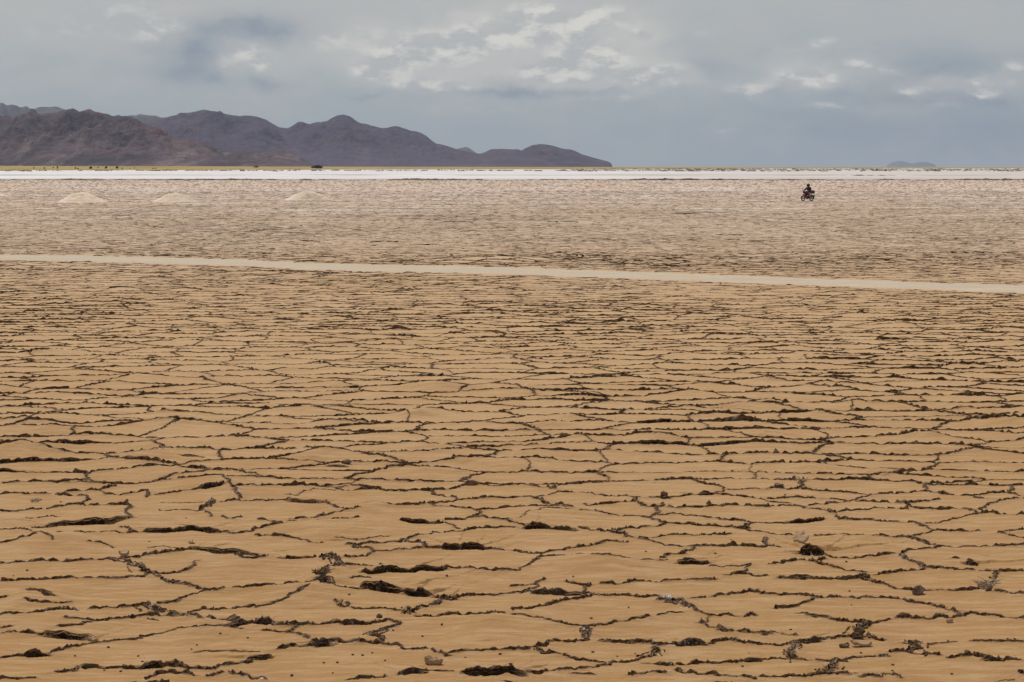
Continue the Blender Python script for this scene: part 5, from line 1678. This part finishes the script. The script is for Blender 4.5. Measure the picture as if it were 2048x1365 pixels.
def skinned(name, pts, edges, root_i, mat, parent, sub=2):
    me = bpy.data.meshes.new(name)
    me.from_pydata([p[0] for p in pts], edges, [])
    tmp = bpy.data.objects.new(name, me)
    col.objects.link(tmp)
    tmp.modifiers.new("Skin", "SKIN")
    tmp.modifiers.new("Sub", "SUBSURF").render_levels = sub
    tmp.modifiers["Sub"].levels = sub
    for i, p in enumerate(pts):
        r_ = p[1]
        me.skin_vertices[0].data[i].radius = r_ if isinstance(r_, tuple) else (r_, r_)
        me.skin_vertices[0].data[i].use_root = i == root_i
    bpy.context.view_layer.update()
    dg = bpy.context.evaluated_depsgraph_get()
    out = bpy.data.meshes.new_from_object(tmp.evaluated_get(dg))
    bpy.data.objects.remove(tmp)
    out.name = name
    for p in out.polygons: p.use_smooth = True
    return link_mesh(name, out, [mat], parent)


P_ = [((-.30, 0, .95), .13), ((-.29, 0, 1.10), .125), ((-.24, 0, 1.27), (.14, .12)), ((-.20, 0, 1.40), .075), ((-.17, 0, 1.47), .055), ((-.15, 0, 1.57), .085), ((-.14, 0, 1.66), .08)]
E_ = [(i, i + 1) for i in range(6)]
def limb(start, pts):
    i0 = start
    for p in pts:
        P_.append(p); E_.append((i0, len(P_) - 1)); i0 = len(P_) - 1
    return i0
for s_ in (1, -1):
    wr_ = limb(2, [((-.19, .17 * s_, 1.34), .065), ((-.06, .30 * s_, 1.19), .050), ((.04, .36 * s_, 1.09), .042), ((.17, .36 * s_, 1.07), .034), ((.25, .345 * s_, 1.065), .030), ((.29, .335 * s_, 1.068), .030)])
    for k in range(4):
        yk = (.365 - .022 * k) * s_
        limb(wr_, [((.315, yk, 1.075), .011), ((.335, yk, 1.050), .010), ((.320, yk, 1.020 + .002 * k), .009), ((.290, yk, 1.018), .008)])
    limb(wr_, [((.285, .305 * s_, 1.05), .012), ((.275, .300 * s_, 1.022), .010)])
    limb(0, [((-.24, .13 * s_, .92), .095), ((-.02, .20 * s_, .86), .080), ((.14, .22 * s_, .80), .065), ((.08, .21 * s_, .60), .055), ((-.0, .20 * s_, .43), .042), ((.03, .20 * s_, .375), .040), ((.12, .20 * s_, .365), .034)])
person = skinned("person", P_, E_, 0, m_skin, None)
# face details on the continuous head
person.matrix_world = BM
tag(person, "rider in black helmet, black jacket and grey trousers seated on the red motorcycle", "person")
J = [((-.30, 0, .90), .20), ((-.30, 0, 1.08), .205), ((-.245, 0, 1.27), (.235, .20)), ((-.205, 0, 1.41), .14)]
JE = [(0, 1), (1, 2), (2, 3)]
for s_ in (1, -1):
    i0 = 2
    for p in [((-.19, .20 * s_, 1.34), .115), ((-.06, .32 * s_, 1.19), .098), ((.04, .365 * s_, 1.09), .082), ((.20, .355 * s_, 1.07), .062)]:
        J.append(p); JE.append((i0, len(J) - 1)); i0 = len(J) - 1
skinned("jacket", J, JE, 0, m_jacket, person)
T_ = [((-.30, 0, .945), .140)]; TE = []
for s_ in (1, -1):
    i0 = 0
    for p in [((-.24, .13 * s_, .92), .118), ((-.02, .20 * s_, .86), .100), ((.145, .22 * s_, .80), .086), ((.09, .21 * s_, .60), .078), ((.02, .205 * s_, .46), .066)]:
        T_.append(p); TE.append((i0, len(T_) - 1)); i0 = len(T_) - 1
skinned("trousers", T_, TE, 0, m_trouser, person)
for s_ in (1, -1):
    skinned("boot", [((.02, .205 * s_, .48), .056), ((-.0, .20 * s_, .40), .052), ((.06, .20 * s_, .365), .046), ((.15, .20 * s_, .36), .036)], [(0, 1), (1, 2), (2, 3)], 0, m_boot, person)
bm = bmesh.new()
bmesh.ops.create_uvsphere(bm, u_segments=26, v_segments=18, radius=1)
for v in bm.verts:
    p = v.co.copy()
    x_, y_, z_ = p.x * .200, p.y * .170, p.z * .180
    if p.z < -.35: x_ *= 1.02; z_ = -.35 * .15 + (p.z + .35) * .17
    if p.x > .4 and p.z < .1: x_ += .028 * (p.x - .4)
    v.co = (x_ - .135, y_, z_ + 1.615)
hm = bm_obj("helmet", bm, m_helmet, person)
bm = bmesh.new()
prev = None
for i in range(13):
    a = R(-68 + 136 * i / 12)
    ring = []
    for zz, rr in ((-.035, 1.0), (.01, 1.03), (.055, .99), (.055, .95), (.01, .97), (-.035, .95)):
        ring.append(bm.verts.new((-.135 + .170 * rr * math.cos(a), .138 * rr * math.sin(a), 1.63 + zz)))
    if prev:
        for k in range(6): bm.faces.new((prev[k], prev[(k + 1) % 6], ring[(k + 1) % 6], ring[k]))
    prev = ring
bm_obj("visor", bm, m_visor, hm)

# ================================================================ AIR
m_haze = bpy.data.materials.new("haze_air")
m_haze.use_nodes = True
nt = m_haze.node_tree
nt.nodes.clear()
out_n = nt.nodes.new("ShaderNodeOutputMaterial")
pv = nt.nodes.new("ShaderNodeVolumePrincipled")
pv.inputs["Color"].default_value = (0.74, 0.82, 0.98, 1)
pv.inputs["Density"].default_value = 1.7e-5
nt.links.new(pv.outputs[0], out_n.inputs["Volume"])
bm = bmesh.new()
bmesh.ops.create_cube(bm, size=1)
hz_ = bm_obj("haze", bm, m_haze, None, False)
hz_.scale = (44000, 46500, 662)
hz_.location = (0, -900 + 23250, 329.5)
tag(hz_, kind="stuff")

# ================================================================ LIGHT AND SKY
SUN_EL, SUN_AZ = R(57), R(-24)            # azimuth from +y, negative = left: the sun stands ahead of the camera, to the left
sd = Vector((math.sin(SUN_AZ) * math.cos(SUN_EL), math.cos(SUN_AZ) * math.cos(SUN_EL), math.sin(SUN_EL)))
ld = bpy.data.lights.new("sun", "SUN")
ld.energy = 3.0
ld.angle = R(0.5)
ld.color = (1.0, 0.955, 0.88)
lo_ = bpy.data.objects.new("sun", ld)
col.objects.link(lo_)
lo_.rotation_euler = (-sd).to_track_quat("-Z", "Y").to_euler()
lo_.location = (0, 0, 50)

world = bpy.data.worlds.new("World")
sc.world = world
world.use_nodes = True
t = NT(world.node_tree)
bg = world.node_tree.nodes["Background"]
STR = 0.1
bg.inputs["Strength"].default_value = STR
sky = t.n("ShaderNodeTexSky", sky_type="NISHITA")
sky.sun_disc = False
sky.sun_elevation = SUN_EL
sky.sun_rotation = SUN_AZ
sky.altitude = 3400
sky.air_density = 1.0
sky.dust_density = 1.5
dirv = t.n("ShaderNodeTexCoord").outputs["Generated"]
dx, dy, dz = t.xyz(dirv)
ysafe = t.m("MAXIMUM", dy, 0.02)
U = t.m("DIVIDE", dx, ysafe)
W = t.m("DIVIDE", dz, ysafe)
# degrees-like units of the cloud bank over the mountains: 1 unit = 100 px of a long lens = 1.18 degrees
cu = t.m("MULTIPLY", U, F_PX / 100.0)
cw = t.m("MULTIPLY", W, F_PX / 100.0)
cv = t.vec(cu, cw, 0.0)
wob = t.noise(cv, 1.1, 5, 0.62, out=1)
cvw = t.v("ADD", cv, t.v("SCALE", t.v("SUBTRACT", wob, (0.5, 0.5, 0.5)), 0.55))


def PXC(px, py):
    return ((px - 1024) / 100.0, (Y_EYE - py) / 100.0, 0.0)


def blobs(lst, vec):
    s = None
    for (px, py, rx, ry, a) in lst:
        d = t.v("MULTIPLY", t.v("SUBTRACT", vec, PXC(px, py)), (100.0 / rx, 100.0 / ry, 0))
        e = t.m("MULTIPLY", t.m("POWER", 2.71828, t.m("MULTIPLY", t.v("DOT_PRODUCT", d, d), -1.0)), a)
        s = e if s is None else t.m("ADD", s, e)
    return s


LIGHT = [(240, 25, 80, 26, .36), (330, 60, 55, 22, .36), (500, 112, 44, 18, .42), (700, 66, 80, 26, .36), (120, 60, 110, 30, .36), (330, 8, 40, 12, .4), (528, 128, 30, 16, .6), (452, 138, 22, 16, .5), (300, 70, 70, 30, .3), (480, 95, 50, 22, .4), (650, 85, 50, 20, .35),
         (735, 142, 34, 14, .9), (790, 118, 55, 24, .95), (850, 92, 50, 26, 1.0), (930, 95, 60, 24, 1.1), (980, 80, 45, 20, .8), (1040, 52, 80, 26, .85), (1110, 62, 70, 24, .8), (1180, 30, 110, 26, .55),
         (830, 168, 55, 12, .75), (905, 172, 50, 9, .65), (1085, 142, 50, 12, .9), (1120, 128, 60, 18, .8), (1180, 100, 50, 26, .7), (1090, 160, 45, 8, .8), (1180, 158, 40, 14, .6), (1225, 122, 34, 18, .7),
         (1286, 73, 24, 11, .85), (1270, 155, 40, 12, .7), (1340, 150, 40, 13, 1.0), (1290, 165, 40, 10, .55), (1200, 200, 80, 12, .3), (1290, 195, 60, 12, .35),
         (1600, 150, 50, 16, 1.0), (1640, 162, 34, 14, .9), (1700, 135, 45, 11, .95), (1590, 92, 45, 14, .5), (1650, 82, 40, 10, .4), (1780, 143, 26, 10, .7), (1808, 175, 26, 12, .95), (1868, 176, 28, 9, .95), (1945, 172, 34, 11, .85), (1975, 188, 26, 8, .85),
         (2020, 145, 34, 24, .6), (1500, 178, 60, 18, .6), (1520, 205, 24, 12, .8), (1640, 210, 40, 6, .7), (1440, 265, 50, 7, .5), (1400, 70, 60, 20, .3), (1910, 212, 60, 6, .5), (640, 180, 60, 14, .3), (1000, 215, 90, 14, .3), (900, 225, 60, 10, .3)]
DARK = [(500, 58, 105, 26, 1.3), (395, 110, 55, 36, 1.0), (365, 150, 60, 20, .55), (540, 168, 45, 12, .8), (430, 165, 30, 14, .6), (1000, 148, 150, 28, .9), (870, 140, 90, 22, .6), (1180, 178, 120, 16, .6), (740, 192, 50, 6, .5), (1020, 186, 130, 8, .7),
        (1560, 172, 40, 16, .6), (1660, 185, 70, 10, .5), (1880, 140, 150, 40, .55), (1880, 200, 170, 14, .9), (1400, 130, 60, 20, .35), (897, 38, 22, 16, .6), (300, 95, 30, 14, .4), (1980, 260, 260, 60, .55), (1620, 250, 200, 50, .3)]
LIGHT = [(px, py, rx * (1.2 if 700 < px < 1400 else 1.05), ry * (1.25 if 700 < px < 1400 else 1.1), a) for (px, py, rx, ry, a) in LIGHT]
L0 = blobs(LIGHT, cvw)
D0 = blobs(DARK, cvw)
big = t.noise(t.scaled(cvw, (0.55, 1.3, 1.0), (4.2, 1.7, 0)), 1.0, 7, 0.58)
fin = t.noise(t.scaled(cv, (1.25, 2.3, 1.0), (1.1, 6.0, 0)), 1.0, 8, 0.60)
fin_up = t.noise(t.scaled(t.v("ADD", cv, (-0.10, 0.19, 0.0)), (1.25, 2.3, 1.0), (1.1, 6.0, 0)), 1.0, 8, 0.60)
relief = t.m("MULTIPLY", t.m("SUBTRACT", fin, fin_up), 1.5)
puff = t.m("MULTIPLY", L0, t.m("ADD", t.m("MULTIPLY", t.m("SUBTRACT", fin, 0.5), 2.5), 1.45))
puff = t.step(puff, 0.12, 1.45)
L1 = blobs([(px, py - 2, rx * 2.0 + 14, ry * 1.8 + 6, a * 0.55) for (px, py, rx, ry, a) in LIGHT if a >= .35 and rx >= 28], cvw)
halo = t.step(t.m("MULTIPLY", L1, t.m("ADD", t.m("MULTIPLY", t.m("SUBTRACT", big, 0.5), 1.8), 0.9)), 0.10, 1.5)
veil = t.step(t.m("ADD", cw, t.m("MULTIPLY", t.m("SUBTRACT", big, 0.5), 3.2)), 0.6, 3.6)
# deck: blue-grey by the horizon, warm light grey high up, bluer to the right
S10 = 1.0 / STR
def C(r, g, b_): return (r * S10, g * S10, b_ * S10)
rgt = t.step(cu, 0.0, 9.0)
deck_lo = t.mix(rgt, C(.392, .442, .450), C(.352, .415, .438))
deck_hi = t.mix(rgt, C(.48, .49, .488), C(.44, .462, .47))
deck = t.mix(veil, deck_lo, deck_hi)
deck = t.mix(t.m("MULTIPLY", t.m("MULTIPLY", D0, t.m("ADD", 0.35, t.m("MULTIPLY", fin, 1.4))), 0.95, clamp=True), deck, C(.262, .312, .372))
pv_ = t.m("MULTIPLY", t.m("SUBTRACT", big, 0.5), 1.6)
deck = t.mix(t.m("ADD", 0.12, pv_, clamp=True), deck, C(.47, .47, .455))
white = t.mix(t.step(relief, -0.13, 0.20), C(.445, .46, .468), C(.70, .685, .635))
deck = t.mix(t.m("MULTIPLY", halo, 0.9), deck, C(.575, .570, .545))
low_air = t.mix(t.m("MULTIPLY", puff, t.m("ADD", 0.82, t.m("MULTIPLY", relief, 0.8)), clamp=True), deck, white)
# higher up the sky opens: broken cloud over blue
hi_n = t.noise(t.scaled(dirv, (3.0, 3.0, 6.0)), 1.0, 6, 0.6)
cover = t.m("MAXIMUM", t.step(dz, 0.30, 0.12), t.step(hi_n, 0.42, 0.62, 0.15, 0.9))
hi_cloud = t.mix(t.step(hi_n, 0.5, 0.75), C(.42, .44, .46), C(.62, .62, .61))
cl = t.mix(t.m("MULTIPLY", t.step(dz, 0.12, 0.22, 1.0, 0.0), t.step(dy, 0.05, 0.3)), hi_cloud, low_air)
fin_c = t.mix(cover, sky.outputs[0], cl)
t.put(bg.inputs["Color"], fin_c)

# ================================================================ VIEW
sc.view_settings.view_transform = "Standard"
sc.view_settings.look = "None"
sc.view_settings.exposure = 0.0
sc.view_settings.gamma = 1.0
sc.view_settings.use_curve_mapping = False
sc.render.engine = "CYCLES"
sc.cycles.use_denoising = os.environ.get('DN', '1') == '1'
sc.cycles.max_bounces = 4
sc.cycles.diffuse_bounces = 2
sc.cycles.volume_bounces = 0
sc.cycles.transparent_max_bounces = 4
